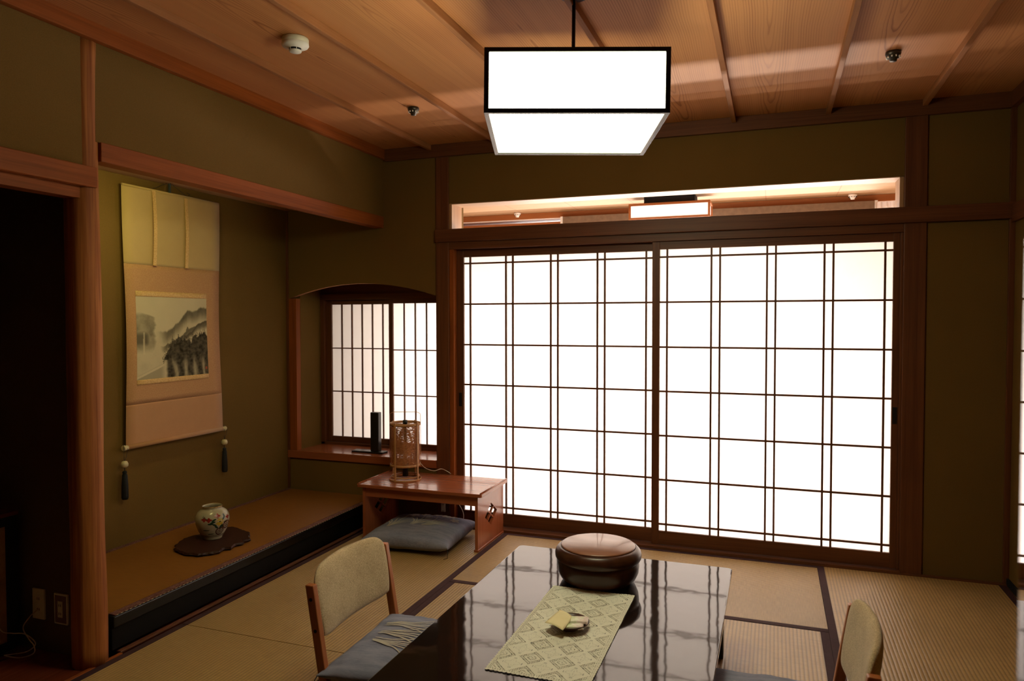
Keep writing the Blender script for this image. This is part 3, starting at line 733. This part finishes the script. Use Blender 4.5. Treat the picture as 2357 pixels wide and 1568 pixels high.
# ------------------------------------------------------------------ writing desk
t = thing('writing_desk', 'low reddish-brown wooden writing desk by the sliding doors, bamboo lamp on top', 'desk', (-.425, -.235, 0))
DX, DY, DH = .375, .210, .345
poly = rrect(-.415, .415, -.232, .205, .012)
bm = nb(); prism(bm, poly, DH-.020, DH, 'z'); obj('desk_top', bm, 'deskX', t, .003)
for s in (-1, 1):
    bm = nb(); tube(bm, [(s*.407, -.225, DH+.001), (s*.407, .2, DH+.001)], .006, 8); obj('edge_lip', bm, 'deskY', t)
def side(s):
    x0 = s*DX-.009; x1 = s*DX+.009; z0, z1 = .012, DH-.020; yc, zc = 0.0, .175; dy, dz = .098, .068
    O = [(-DY, z0), (0, z0), (DY, z0), (DY, zc), (DY, z1), (0, z1), (-DY, z1), (-DY, zc)]; D = [(yc, zc-dz), (yc+dy, zc), (yc, zc+dz), (yc-dy, zc)]
    bm = nb(); V = {}
    for xi, x in enumerate((x0, x1)):
        for n_, P in (('O', O), ('D', D)): V[n_, xi] = [bm.verts.new((x, p[0], p[1])) for p in P]
    for xi in (0, 1):
        o_, d_ = V['O', xi], V['D', xi]
        for a, b, c, e, f in ((1, 2, 3, 1, 0), (3, 4, 5, 2, 1), (5, 6, 7, 3, 2), (7, 0, 1, 0, 3)):
            bm.faces.new([o_[a], o_[b], o_[c], d_[e], d_[f]])
    for n_, N_ in (('O', 8), ('D', 4)):
        for i in range(N_): bm.faces.new([V[n_, 0][i], V[n_, 0][(i+1) % N_], V[n_, 1][(i+1) % N_], V[n_, 1][i]])
    p = obj('side_panel', bm, 'deskZ', t)
    bm = nb()
    for sg in (-1, 1):
        a = Vector((dy/2, sg*dz/2)); b = -a; d = (b-a).normalized(); nn = Vector((-d.y, d.x))*.005
        prism(bm, [tuple(a+nn), tuple(b+nn), tuple(b-nn), tuple(a-nn)], s*DX-.006+sg*.0005, s*DX+.006+sg*.0005, 'x')
    o = obj('cross_lattice', bm, 'deskZ', p); o.location = (0, 0, zc)
    bm = nb(); bx(bm, s*DX-.014, s*DX+.014, -DY-.006, DY+.004, 0, .014); obj('foot_rail', bm, 'deskY', t, .002)
side(-1); side(1)
bm = nb(); bx(bm, -DX+.009, DX-.009, -DY+.004, -DY+.018, .268, DH-.020); obj('apron', bm, 'deskX', t)
bm = nb(); bx(bm, -DX+.009, DX-.009, DY-.03, DY-.018, .268, DH-.020); obj('apron', bm, 'deskX', t)

# ------------------------------------------------------------------ bamboo lamp
t = thing('bamboo_lamp', 'cylindrical woven bamboo table lamp with wire handle on the writing desk', 'table lamp', (-.620, -.245, DH))
LRd = .094
def hoop(bm, r, z, h, th=.003, n=48):
    lathe(bm, [(r, z), (r+th, z), (r+th, z+h), (r, z+h), (r, z)], n=n)
for r_h, z_, h_ in ((LRd+.004, 0, .010), (LRd-.008, .018, .008)):
    bm = nb(); hoop(bm, r_h, z_, h_); obj('base_hoop', bm, 'bambooX', t)
for z_, h_ in ((.345, .016), (.088, .014)):
    bm = nb(); hoop(bm, LRd-.001, z_, h_); obj('shade_hoop', bm, 'bambooX', t)
for k in range(4):
    bm = nb(); a = PI/4+k*PI/2-.98; c, s = math.cos(a), math.sin(a); w_ = .0055
    P = [((LRd+.003)*c-w_*s*q_, (LRd+.003)*s+w_*c*q_) for q_ in (-1, 1)]; P += [((LRd+.0075)*c-w_*s*q_, (LRd+.0075)*s+w_*c*q_) for q_ in (1, -1)]
    prism(bm, P, 0, .365 if k else .372, 'z'); obj('slat', bm, 'bambooZ', t)
# woven shade: see-through weave
g = G('woven_bamboo_shade'); v = g.obj(); x, y, z = g.xyz(v)
ang = g.math('ARCTAN2', y, x)
n1 = g.noise(g.mp(v, (60, 60, 420)), 1, 2, .6); n2 = g.noise(g.mp(v, (22, 22, 9)), 1, 3)
zz = g.math('SINE', g.math('MULTIPLY', z, 2*PI/.0042)); hole = g.math('ADD', g.math('MULTIPLY', zz, .10), g.math('ADD', g.math('MULTIPLY', n1, .6), g.math('MULTIPLY', n2, .45)))
al = g.math('LESS_THAN', hole, g.math('SUBTRACT', .66, g.math('MULTIPLY', z, .30)))
g.fin(g.ramp(n1, [(.35, (.30, .10, .04)), (.65, (.55, .24, .10))]), .6, .3)
g.link(al, g.b.inputs['Alpha']); MT['shade'] = g.m
bm = nb(); lathe(bm, [(LRd-.003, .092), (LRd-.003, .352)], n=64); obj('woven_shade', bm, 'shade', t)
bm = nb(); lathe(bm, [(0, .02), (.018, .02), (.018, .10), (.012, .12), (.010, .16), (.010, .345), (.015, .35), (.015, .375), (0, .378)], n=20); obj('bulb_holder', bm, 'black', t)
bm = nb(); bx(bm, -LRd, LRd, -.004, .004, .346, .352); bx(bm, -.004, .004, -LRd, LRd, .346, .352); obj('cross_brace', bm, 'bambooX', t)
bm = nb(); hd = Vector((math.cos(.35), math.sin(.35), 0)); P = []
for k in range(25):
    a = PI*k/24; P.append(hd*(.097*max(-1, min(1, 1.25*math.cos(a))))+Vector((0, 0, .365+.062*min(1, 1.3*math.sin(a)))))
P = [hd*.097+Vector((0, 0, .08))]+P+[hd*-.097+Vector((0, 0, .08))]
tube(bm, P, .0016, 8); obj('handle', bm, 'bambooX', t)
def cable(name, pts, r, m, label, cat='cable'):
    cu = []
    P = [Vector(p) for p in pts]
    for i in range(len(P)-1):
        p0, p1, p2, p3 = P[max(i-1, 0)], P[i], P[i+1], P[min(i+2, len(P)-1)]
        for k in range(8):
            q_ = k/8; cu.append(.5*((2*p1)+(p2-p0)*q_+(2*p0-5*p1+4*p2-p3)*q_*q_+(3*p1-p0-3*p2+p3)*q_**3))
    cu.append(P[-1]); bm = nb(); o0 = P[0]; tube(bm, [c-o0 for c in cu], r, 8); o = obj(name, bm, m); o.location = o0
    return tag(o, label, cat)
cable('lamp_cable', [(-.55, -.17, .435), (-.53, -.14, .40), (-.49, -.10, .378), (-.46, -.06, .385), (-.43, -.045, .372), (-.40, -.035, .352)], .0018, 'cord', 'thin pale cable trailing from the bamboo lamp across the desk')
cable('outlet_cable', [(-.44, -.03, .28), (-.40, -.06, .27), (-.37, -.06, .22), (-.33, -.07, .17), (-.29, -.09, .12), (-.28, -.12, .075), (-.30, -.15, .05)], .0018, 'cord', 'thin pale cable hanging below the writing desk, behind the blue cushion')
def outlet(loc, rz, label, dark=False, w_=.07, h_=.12):
    t = thing('power_outlet', label, 'power outlet', loc, rz)
    bm = nb(); bx(bm, -w_/2, w_/2, -.008, 0, -h_/2, h_/2); obj('cover_plate', bm, 'ivory', t, .002)
    if dark:
        bm = nb(); bx(bm, -w_/2+.007, w_/2-.007, -.0095, -.008, -h_/2+.007, h_/2-.007); obj('inner_plate', bm, 'plum', t, .001)
        bm = nb(); bx(bm, -.013, .013, -.012, -.0095, -.033, .033); i = obj('socket', bm, 'ivory', t, .001); zs = (.017, -.017); yf = -.0125
    else: i = None; zs = (.022, -.022); yf = -.0085
    for z in zs:
        for x in (-.005, .005):
            bm = nb(); bx(bm, x-.0012, x+.0012, yf, yf+.002, z-.005, z+.005); obj('slot', bm, 'blackmatte', t)
    return t
outlet((-.465, -.012, .120), 0, 'small ivory power outlet low on the post behind the writing desk', w_=.03, h_=.055)
outlet((-1.262, -2.19, .190), 0, 'plain ivory wall outlet nearest the dark cabinet, with a cable plugged in', w_=.068, h_=.125)
outlet((-1.135, -2.19, .185), 0, 'wall outlet with plum inner plate beside the round log pillar', True, w_=.075, h_=.125)

# ------------------------------------------------------------------ cushions
def mat_cushion():
    g = G('blue_grey_cushion_cloth'); v = g.obj()
    n = g.noise(g.mp(v, (60, 900, 60)), 1, 3, .6); n2 = g.noise(g.mp(v, (6, 40, 6)), 1, 3); n3 = g.noise(v, 8, 2)
    f = g.math('ADD', g.math('MULTIPLY', n, .4), g.math('ADD', g.math('MULTIPLY', n2, .4), g.math('MULTIPLY', n3, .2)))
    g.bump(n2, .35, .002)
    return g.fin(g.ramp(f, [(.38, (.165, .172, .245)), (.62, (.30, .31, .415))]), .85, .2)
MT['cush'] = mat_cushion()
MT['iris'] = mat_weave('undyed_iris_motif', (.50, .46, .38), (.42, .38, .31), 300, .9, .2)
def cushion(name, label, loc, rz, hx, hy, h, motif, sag=0, seed=1, group=None):
    t = thing(name, label, 'cushion', loc, rz, group)
    N_ = 44
    def top(u, v, sgn=1):
        e = max(0, (1-abs(u)**3.2))*max(0, (1-abs(v)**3.2)); hz = h*.5*(e**.42)
        pin = 1-.06*(1-abs(u)**2)*abs(v)**6; pin2 = 1-.06*(1-abs(v)**2)*abs(u)**6
        wr = .006*noise.noise(Vector((u*3+seed, v*3, sgn)))*(e**.3)+.0045*noise.noise(Vector((u*9+seed, v*5, sgn)))*(1-e*.4)*(e**.3)
        z = h*.5+sgn*(hz+wr) if e > 0 else h*.5
        z = h*.5*.9+(z-h*.5)+ (h*.05) - sag*(u+1)*.5*0
        return Vector((hx*u*pin2, hy*v*pin, max(0.0, z)))
    bm = nb(); G1 = {}
    for sg in (1, -1):
        for i in range(N_+1):
            for k in range(N_+1):
                u, v = math.sin((i/N_-.5)*PI), math.sin((k/N_-.5)*PI)
                bd = i in (0, N_) or k in (0, N_)
                if sg == -1 and bd: G1[sg, i, k] = G1[1, i, k]
                else: G1[sg, i, k] = bm.verts.new(top(u, v, sg))
    for sg in (1, -1):
        for i in range(N_):
            for k in range(N_):
                q_ = [G1[sg, i, k], G1[sg, i+1, k], G1[sg, i+1, k+1], G1[sg, i, k+1]]
                f = bm.faces.new(q_ if sg == 1 else q_[::-1]); f.smooth = True
    obj('cushion_body', bm, 'cush', t)
    # motif: leaves and blossoms laid on the surface
    bm = nb()
    def leaf(pts_, w0):
        n_ = 14; A = []; B = []
        for k in range(n_+1):
            q_ = k/n_; p = (Vector(pts_[0])*(1-q_)**2+Vector(pts_[1])*2*q_*(1-q_)+Vector(pts_[2])*q_*q_)
            d = (Vector(pts_[1])-Vector(pts_[0]))*(1-q_)+(Vector(pts_[2])-Vector(pts_[1]))*q_; d.normalize(); nn = Vector((-d.y, d.x))*w0*math.sin(PI*min(1, .12+q_*.88))**.7
            for L_, s in ((A, 1), (B, -1)):
                c = p+nn*s; L_.append(bm.verts.new(top(c.x, c.y)+Vector((0, 0, .0035))))
        for k in range(n_): bm.faces.new([A[k], A[k+1], B[k+1], B[k]]).smooth = True
    def bloom(cx, cyy, r):
        for a in range(5):
            aa = a*2*PI/5+cx*5; leaf([(cx, cyy), (cx+r*.7*math.cos(aa+.3), cyy+r*.7*math.sin(aa+.3)), (cx+r*math.cos(aa), cyy+r*math.sin(aa))], r*.30)
    for it in motif:
        if it[0] == 'L': leaf(it[1:4], it[4])
        else: bloom(*it[1:])
    obj('iris_motif', bm, 'iris', t, fix=True)
    for sx in (-1, 1):
        for sy in (-1, 1):
            bm = nb(); c = Vector((sx*hx*.985, sy*hy*.985, h*.5)); o_ = Vector((sx*.5, sy, 0)).normalized()
            tube(bm, [c, c+o_*.012+Vector((0, 0, -h*.2)), c+o_*.014+Vector((0, 0, -h*.42)), c+o_*.002+Vector((-.02*sx, .008*sy, -h*.49))], .0016, 6)
            obj('corner_tie', bm, 'darkcord', t)
    return t
def clump(cx, cyy, dirx, diry, n, L_, spread, w=.022, rnd=None):
    rnd = rnd or random.Random(int(cx*100+cyy*10)); out = []; base = math.atan2(diry, dirx)
    for k in range(n):
        q_ = (k/(n-1)-.5)*2; a = base+q_*spread; l = L_*(1-.25*abs(q_))*rnd.uniform(.85, 1.1)
        mid = (cx+math.cos(base+q_*spread*.3)*l*.55, cyy+math.sin(base+q_*spread*.3)*l*.55); out.append(('L', (cx-.035*diry*q_+rnd.uniform(-.02, .02), cyy+.045*dirx*q_+rnd.uniform(-.02, .02)), mid, (cx+math.cos(a)*l, cyy+math.sin(a)*l), w))
    return out
mo = clump(-.58, -.52, .1, 1, 7, 1.05, .75, .015)+clump(-.12, -.30, .25, 1, 7, .85, .7, .015)+clump(.10, -.25, .8, .8, 7, .9, .6, .013)
mo += [('B', x, y, r) for x, y, r in ((-.35, .45, .13), (-.12, .55, .12), (.15, .62, .11), (.34, .60, .12), (.52, .58, .11), (.66, .34, .12), (.02, .38, .09))]
cushion('floor_cushion', 'blue-grey floor cushion with pale iris motif tucked under the writing desk', (-.440, -.375, .001), math.radians(3), .275, .262, .125, mo, seed=3)

# ------------------------------------------------------------------ low chairs
MT['tweed'] = mat_weave('oatmeal_tweed', (.66, .51, .31), (.38, .27, .15), 260, .95, .5)
def chair(x, y, flip, label, clabel, motif, seed):
    """local frame: sitter faces +x, post foot at origin x"""
    t = thing('low_chair', label, 'chair', (x, y, 0), PI if flip else 0, 'low chairs at the table')
    for s in (-1, 1):
        bm = nb(); bar(bm, (.040, s*.231, 0), (-.040, s*.231, .500), .030, .024); p = obj('back_post', bm, 'chairZ', t, .003)
        for z in (.455, .355):
            bm = nb(); xx = .040-.16*z; tube(bm, [(xx, s*.2425, z), (xx, s*.2445, z)], .006, 12); obj('screw_cap', bm, 'blackmatte', p)
    for s in (-1, 1):
        bm = nb(); bar(bm, (.40, s*.203, 0), (.40, s*.203, .165), .030, .026); obj('front_leg', bm, 'chairZ', t, .003)
    bm = nb(); bx(bm, .0, .43, -.217, .217, .165, .190); obj('seat', bm, 'tweed', t, .008)
    bm = nb(); bx(bm, .0, .41, -.219, -.205, .120, .165); bx(bm, .0, .41, .205, .219, .120, .165); bx(bm, .385, .40, -.190, .190, .13, .164); obj('seat_rail', bm, 'chairX', t, .001)
    # curved upholstered back
    bm = nb(); NU, NV = 26, 18; F = {}
    for sg in (1, -1):
        for i in range(NU+1):
            for k in range(NV+1):
                u = -1+2*i/NU; v = k/NV
                us, vs2 = math.sin(u*PI/2), .5-.5*math.cos(v*PI)
                # outline: bottom .325, top curved .50 at sides to .585 mid; width .232, top corners rounded
                zt = .546-.008*abs(us)**2-.034*abs(us)**12; zb = .315+.012*abs(us)**6
                z = zb+(zt-zb)*vs2
                wd = .199+.024*math.sin(PI*min(1, max(0, (z-.30)/.28)))**.7
                yy = us*wd; e = max(0, 1-abs(us)**4)*max(0, 1-abs(2*vs2-1)**4)
                xc = .040-.16*z-.004-.030*(1-us*us)+.010
                F[sg, i, k] = F[1, i, k] if (sg == -1 and (i in (0, NU) or k in (0, NV))) else bm.verts.new((xc+sg*(.020*e**.4), yy, z))
        for i in range(NU):
            for k in range(NV):
                q_ = [F[sg, i, k], F[sg, i+1, k], F[sg, i+1, k+1], F[sg, i, k+1]]
                try: bm.faces.new(q_ if sg == 1 else q_[::-1]).smooth = True
                except ValueError: pass
    obj('backrest', bm, 'tweed', t)
    # loose cushion on the seat
    c = cushion('seat_cushion', clabel, (x+(-1 if flip else 1)*.234, y-(0 if flip else .010), .1905), (PI if flip else 0)+math.radians(2), .240, .252, .072, motif, seed=seed)
    return t
mo2 = clump(-.74, .40, 1, .06, 6, 1.3, .40, .011)+clump(-.70, .12, 1, .0, 6, 1.3, .42, .012)+clump(-.66, -.12, 1, -.12, 6, 1.25, .42, .012)
chair(.208, -2.112, False, 'low wooden chair with curved tweed backrest on the left side of the table', 'blue-grey seat cushion with pale leaf motif on the left chair', mo2, 5)
chair(1.757, -2.163, True, 'low wooden chair seen side-on at the right of the table, cropped by the photo', 'blue-grey seat cushion on the right chair, mostly hidden by the table', mo2, 9)

# ------------------------------------------------------------------ low table
g = G('black_lacquer_table_top'); v = g.obj()
n1 = g.noise(g.mp(v, (1, 1, 1)), 15, 1.5, .4); n2 = g.noise(v, 1400, 2)
hgt = g.math('ADD', n1, g.math('MULTIPLY', n2, .004)); g.bump(hgt, 1, .00030)
MT['tabletop'] = g.fin((.014, .009, .008), .05, .5, 0, ior=1.75)
t = thing('low_table', 'large low black lacquered table in the middle of the room', 'table', (.957, -1.99, 0))
bm = nb(); prism(bm, rrect(-.458, .458, -.75, .745, .022, 8), .318, .340, 'z'); obj('table_top', bm, 'tabletop', t, .004, seg=3)
bm = nb(); bx(bm, -.42, .42, -.70, -.68, .276, .3175); bx(bm, -.42, .42, .68, .70, .276, .3175); bx(bm, -.42, -.40, -.68, .68, .276, .3175); bx(bm, .40, .42, -.68, .68, .276, .3175); obj('apron', bm, 'black', t, .002)
for sx in (-1, 1):
    for sy in (-1, 1):
        bm = nb(); bx(bm, *sorted((sx*.43, sx*.365)), *sorted((sy*.71, sy*.645)), .0013, .3176); obj('leg', bm, 'black', t, .004)

# ------------------------------------------------------------------ lace runner (real holes)
RW, RL = .312, .700; cs = .00185
nx, ny = int(RW/cs), int(RL/cs)
def lace(x, y):
    """0 = hole, else shade"""
    bxx = min(x, RW-x); by = min(y, RL-y)
    sc = .0035*(1-abs(math.sin(PI*(y if bxx < by else x)/.0135)))
    if min(bxx, by) < sc: return 0
    m_ = min(bxx, by)
    if m_ < .017:
        if .0068 < m_ < .0090 and (x+y) % .0074 < .0033: return 0
        if .0118 < m_ < .0140 and (x-y) % .0074 < .0033: return 0
        return .92
    px = (RW-.034)/3; pyy = (RL-.034)/7
    a = ((x-.017)/px) % 1-.5; b = ((y-.017)/pyy) % 1-.5; L1 = abs(a)+abs(b)
    if L1 < .52:
        if .46 < L1 or abs(a) > .468 or abs(b) > .468: return 1.0
        rr = math.hypot(a, b); th = math.atan2(b, a)
        if abs(rr-(.19+.06*math.cos(4*th))) < .014: return .70
        if rr < .16 and abs(math.sin(2*th)) < .10 and (rr*100) % 4 < 1.6: return .45
        if .30 < rr < .33 and abs(math.cos(2*th)) > .95 : return .5
        return .90
    d = 1-L1                                     # 0 at the corner star, .36 at the medallion
    sa, sb = (a+b)/.082, (a-b)/.082
    if .27 < d < .465:
        row = int((d-.27)/.0975); t_ = sa if a*b < 0 else sb
        return 0 if (t_+.5*(row % 2)) % 1 < .56 and .15 < ((d-.27)/.0975) % 1 < .78 else .86
    if .12 < d < .18 and (sa if a*b < 0 else sb) % 1 < .4: return 0
    if d < .035: return .6
    return .95
me = bpy.data.meshes.new('lace_runner'); vid = {}; vts = []; fcs = []; mi = []
def vv_(i, k):
    if (i, k) not in vid:
        x, y = i*cs, k*cs; ed = min(x, RW-x, y, RL-y)
        z = .0016+.0012*noise.noise(Vector((x*30, y*30, 0)))*(1 if ed < .02 else .4)+(.0035*max(0, noise.noise(Vector((x*9, y*9, 5)))) if ed < .008 else 0)
        vid[i, k] = len(vts); vts.append((x-RW/2, y-RL/2, max(.0005, z)))
    return vid[i, k]
shades = (.45, .5, .70, .86, .90, .92, .95, 1.0)
for i in range(nx):
    for k in range(ny):
        s = lace((i+.5)*cs, (k+.5)*cs)
        if s:
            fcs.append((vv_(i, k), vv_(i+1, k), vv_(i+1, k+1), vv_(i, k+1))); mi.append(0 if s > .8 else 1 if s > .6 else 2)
me.from_pydata(vts, [], fcs)
for m_, sh in enumerate((1.0, .78, .42)):  # darker thread tones paint shade into the stitch pattern
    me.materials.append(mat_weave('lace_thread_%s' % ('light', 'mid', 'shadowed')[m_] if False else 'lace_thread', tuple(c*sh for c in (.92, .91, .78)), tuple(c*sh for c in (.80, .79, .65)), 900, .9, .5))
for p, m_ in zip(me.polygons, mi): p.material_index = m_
o = bpy.data.objects.new('lace_runner', me); C.objects.link(o); o.location = (.941, -2.030, .3402)
sd = o.modifiers.new('solid', 'SOLIDIFY'); sd.thickness = .0010; sd.offset = 1
tag(o, 'cream crochet lace runner lying lengthwise on the black table', 'lace runner')

# ------------------------------------------------------------------ round lidded wooden box
g = G('dark_turned_wood'); v = g.obj(); nn = g.noise(g.mp(v, (6, 30, 6)), 1, 4, .6)
MT['turned'] = g.fin(g.ramp(nn, [(.35, (.03, .008, .004)), (.65, (.065, .020, .008))]), .33, .4, .1)
g = G('rubbed_lid_wood'); v = g.obj(); nn = g.noise(g.mp(v, (5, 26, 5)), 1, 4, .6)
MT['lid'] = g.fin(g.ramp(nn, [(.35, (.20, .075, .038)), (.65, (.29, .12, .065))]), .34, .5, .25)
t = thing('lidded_box', 'large round dark wooden box with lid at the far end of the table', 'lidded box', (.930, -1.560, .3405))
bm = nb(); lathe(bm, [(0, 0), (.112, 0), (.128, .004), (.145, .018), (.155, .040), (.158, .065), (.157, .088), (0, .088)], n=72); obj('box_body', bm, 'turned', t)
bm = nb(); lathe(bm, [(.150, .084), (.160, .086), (.166, .096), (.167, .108), (.163, .121), (.154, .131), (.146, .136), (.1445, .1345), (0, .1345)], n=72); obj('box_rim', bm, 'turned', t)
bm = nb(); lathe(bm, [(0, .134), (.1425, .134), (.1425, .1385), (.139, .1415), (0, .1425)], n=72); obj('lid', bm, 'lid', t)

# ------------------------------------------------------------------ sweet dish
t = thing('sweet_dish', 'small round dark lacquered dish on the lace runner', 'dish', (.945, -2.028, .3432))
bm = nb(); lathe(bm, [(0, 0), (.030, 0), (.032, .004), (.045, .009), (.060, .020), (.064, .024), (.0625, .0255), (.058, .021), (.044, .0125), (.030, .0085), (0, .0080)], n=48); obj('dish_body', bm, 'turned', t)
g = G('pale_yellow_paper'); MT['note'] = g.fin(g.ramp(g.noise(g.obj(), 30, 2), [(.3, (.84, .74, .42)), (.7, (.88, .78, .48))]), .8, .2)
bm = nb(); P = [(-.066, -.050), (-.0005, -.083), (.012, .02), (-.036, .055)]
P = [(.876, -2.082), (.945, -2.112), (.949, -2.000), (.893, -1.968)]
lo = []
for i in range(9):
    for k in range(9):
        u, v_ = i/8, k/8; a = Vector(P[0]).lerp(Vector(P[1]), u); b = Vector(P[3]).lerp(Vector(P[2]), u); c = a.lerp(b, v_)
        lo.append(bm.verts.new((c.x-.91, c.y+2.04, .0005+.010*(1-u)*.4+.004*math.sin(u*PI))))
for i in range(8):
    for k in range(8): bm.faces.new([lo[i*9+k], lo[(i+1)*9+k], lo[(i+1)*9+k+1], lo[i*9+k+1]]).smooth = True
o = obj('paper_note', bm, 'note'); o.location = (.91, -2.04, .3685); sd = o.modifiers.new('s', 'SOLIDIFY'); sd.thickness = .0006
tag(o, 'square pale yellow paper slip lying over the left side of the dish', 'paper')
g = G('green_white_wrapper'); v = g.obj(); x, y, z = g.xyz(v); MT['wrap'] = g.fin(g.ramp(g.math('ADD', g.math('MULTIPLY', x, 12), g.noise(v, 70, 2)), [(.15, (.60, .70, .34)), (.5, (.84, .84, .66)), (.85, (.82, .68, .62))]), .35, .5, .3)
def sweet(loc, rz, L_, W_, H_, label, seed):
    bm = nb(); nx_, ny_ = 16, 10; F = {}
    for sg in (1, -1):
        for i in range(nx_+1):
            for k in range(ny_+1):
                u, v_ = -1+2*i/nx_, -1+2*k/ny_; e = (1-abs(u)**8)*(1-abs(v_)**6)
                z = sg*H_/2*max(0, e)**.28; fl = 1+.10*abs(u)**8
                F[sg, i, k] = F[1, i, k] if sg < 0 and (i in (0, nx_) or k in (0, ny_)) else bm.verts.new((u*L_/2, v_*W_/2*fl, H_/2+z+.0012*noise.noise(Vector((u*4+seed, v_*4, sg)))+(.001*math.sin(v_*14) if abs(u) > .86 else 0)))
        for i in range(nx_):
            for k in range(ny_):
                q_ = [F[sg, i, k], F[sg, i+1, k], F[sg, i+1, k+1], F[sg, i, k+1]]; bm.faces.new(q_ if sg > 0 else q_[::-1])
    o = obj('wrapped_sweet', bm, 'wrap'); o.location = loc; o.rotation_euler = (.05, -.06, rz)
    return tag(o, label, 'sweet', 'wrapped sweets in the dish')
sweet((.966, -2.012, .3590), math.radians(8), .072, .046, .012, 'larger wrapped sweet at the back of the dish, partly under the yellow paper', 1)
sweet((.966, -2.058, .3570), math.radians(14), .064, .030, .011, 'smaller wrapped sweet at the front edge of the dish', 4)

# ------------------------------------------------------------------ cabinet in side alcove
t = thing('dark_cabinet', 'dark framed cabinet with cream door in the left side alcove, cropped by the photo', 'cabinet', (-1.52, -2.55, 0))
bm = nb(); bx(bm, -.16, .155, -.33, .33, 0, .558); obj('cabinet_body', bm, 'blackmatte', t, .003)
bm = nb(); bx(bm, -.165, .180, -.34, .335, .558, .575); obj('cabinet_top', bm, 'floorwood', t, .003)
bm = nb()
for b in ((-.33, .33, .018, .045), (-.33, .33, .52, .557), (-.33, -.29, .045, .52), (.288, .33, .045, .52)): bx(bm, .155, .175, *b)
obj('door_frame', bm, 'blackmatte', t, .001)
MT['creamdoor'] = mat_plain('cream_door_paper', (.42, .27, .13), .6)
bm = nb(); bx(bm, .155, .164, -.29, .288, .045, .52); d_ = obj('door', bm, 'creamdoor', t)
bm = nb(); lathe(bm, [(0, 0), (.022, 0), (.022, .006), (.015, .010), (0, .011)], n=24)
bmesh.ops.rotate(bm, verts=bm.verts, cent=(0, 0, 0), matrix=Matrix.Rotation(PI/2, 3, 'Y')); bmesh.ops.translate(bm, verts=bm.verts, vec=(.164, .155, .28)); obj('handle', bm, 'black', d_)
t = thing('black_tray', 'low dark object on top of the cabinet at the left edge of the photo', 'tray', (-1.47, -2.36, .575))
bm = nb(); prism(bm, rrect(-.09, .09, -.07, .07, .02), 0, .028, 'z'); obj('tray_body', bm, 'blackmatte', t, .006)
bm = nb(); prism(bm, rrect(-.08, .08, -.06, .06, .02), .028, .034, 'z'); obj('tray_lid', bm, 'pewter', t, .002)
cable('power_cable', [(-1.262, -2.202, .168), (-1.262, -2.235, .150), (-1.280, -2.25, .11), (-1.25, -2.25, .07), (-1.22, -2.25, .045), (-1.21, -2.26, .02), (-1.26, -2.28, .003), (-1.34, -2.285, .002), (-1.32, -2.27, .003), (-1.25, -2.255, .02), (-1.225, -2.24, .05), (-1.27, -2.25, .085), (-1.315, -2.27, .09), (-1.335, -2.30, .11), (-1.335, -2.33, .19), (-1.335, -2.36, .28), (-1.335, -2.40, .34)], .0022, 'cord', 'white power cable running from the outlet to the dark cabinet')

# ------------------------------------------------------------------ standing mirror at the right edge (near the camera)
g = G('mirror_glass'); MT['mirror'] = g.fin((.62, .62, .66), .02, .5, metal=1)
t = thing('standing_mirror', 'edge of a tall mirror at the far right border of the photo', 'mirror', (1.737, -3.808, -.001))
bm = nb(); bx(bm, 0, .004, -.15, .15, .06, 1.86); obj('mirror_glass', bm, 'mirror', t)
bm = nb(); bx(bm, .0042, .016, -.149, .149, .06, 1.86); obj('backing_board', bm, 'blackmatte', t)
for s in (-1, 1):
    bm = nb(); bx(bm, -.10, .12, *sorted((s*.13, s*.10)), 0, .03); bx(bm, .017, .035, *sorted((s*.13, s*.10)), .03, .9); obj('foot', bm, 'blackmatte', t, .003)
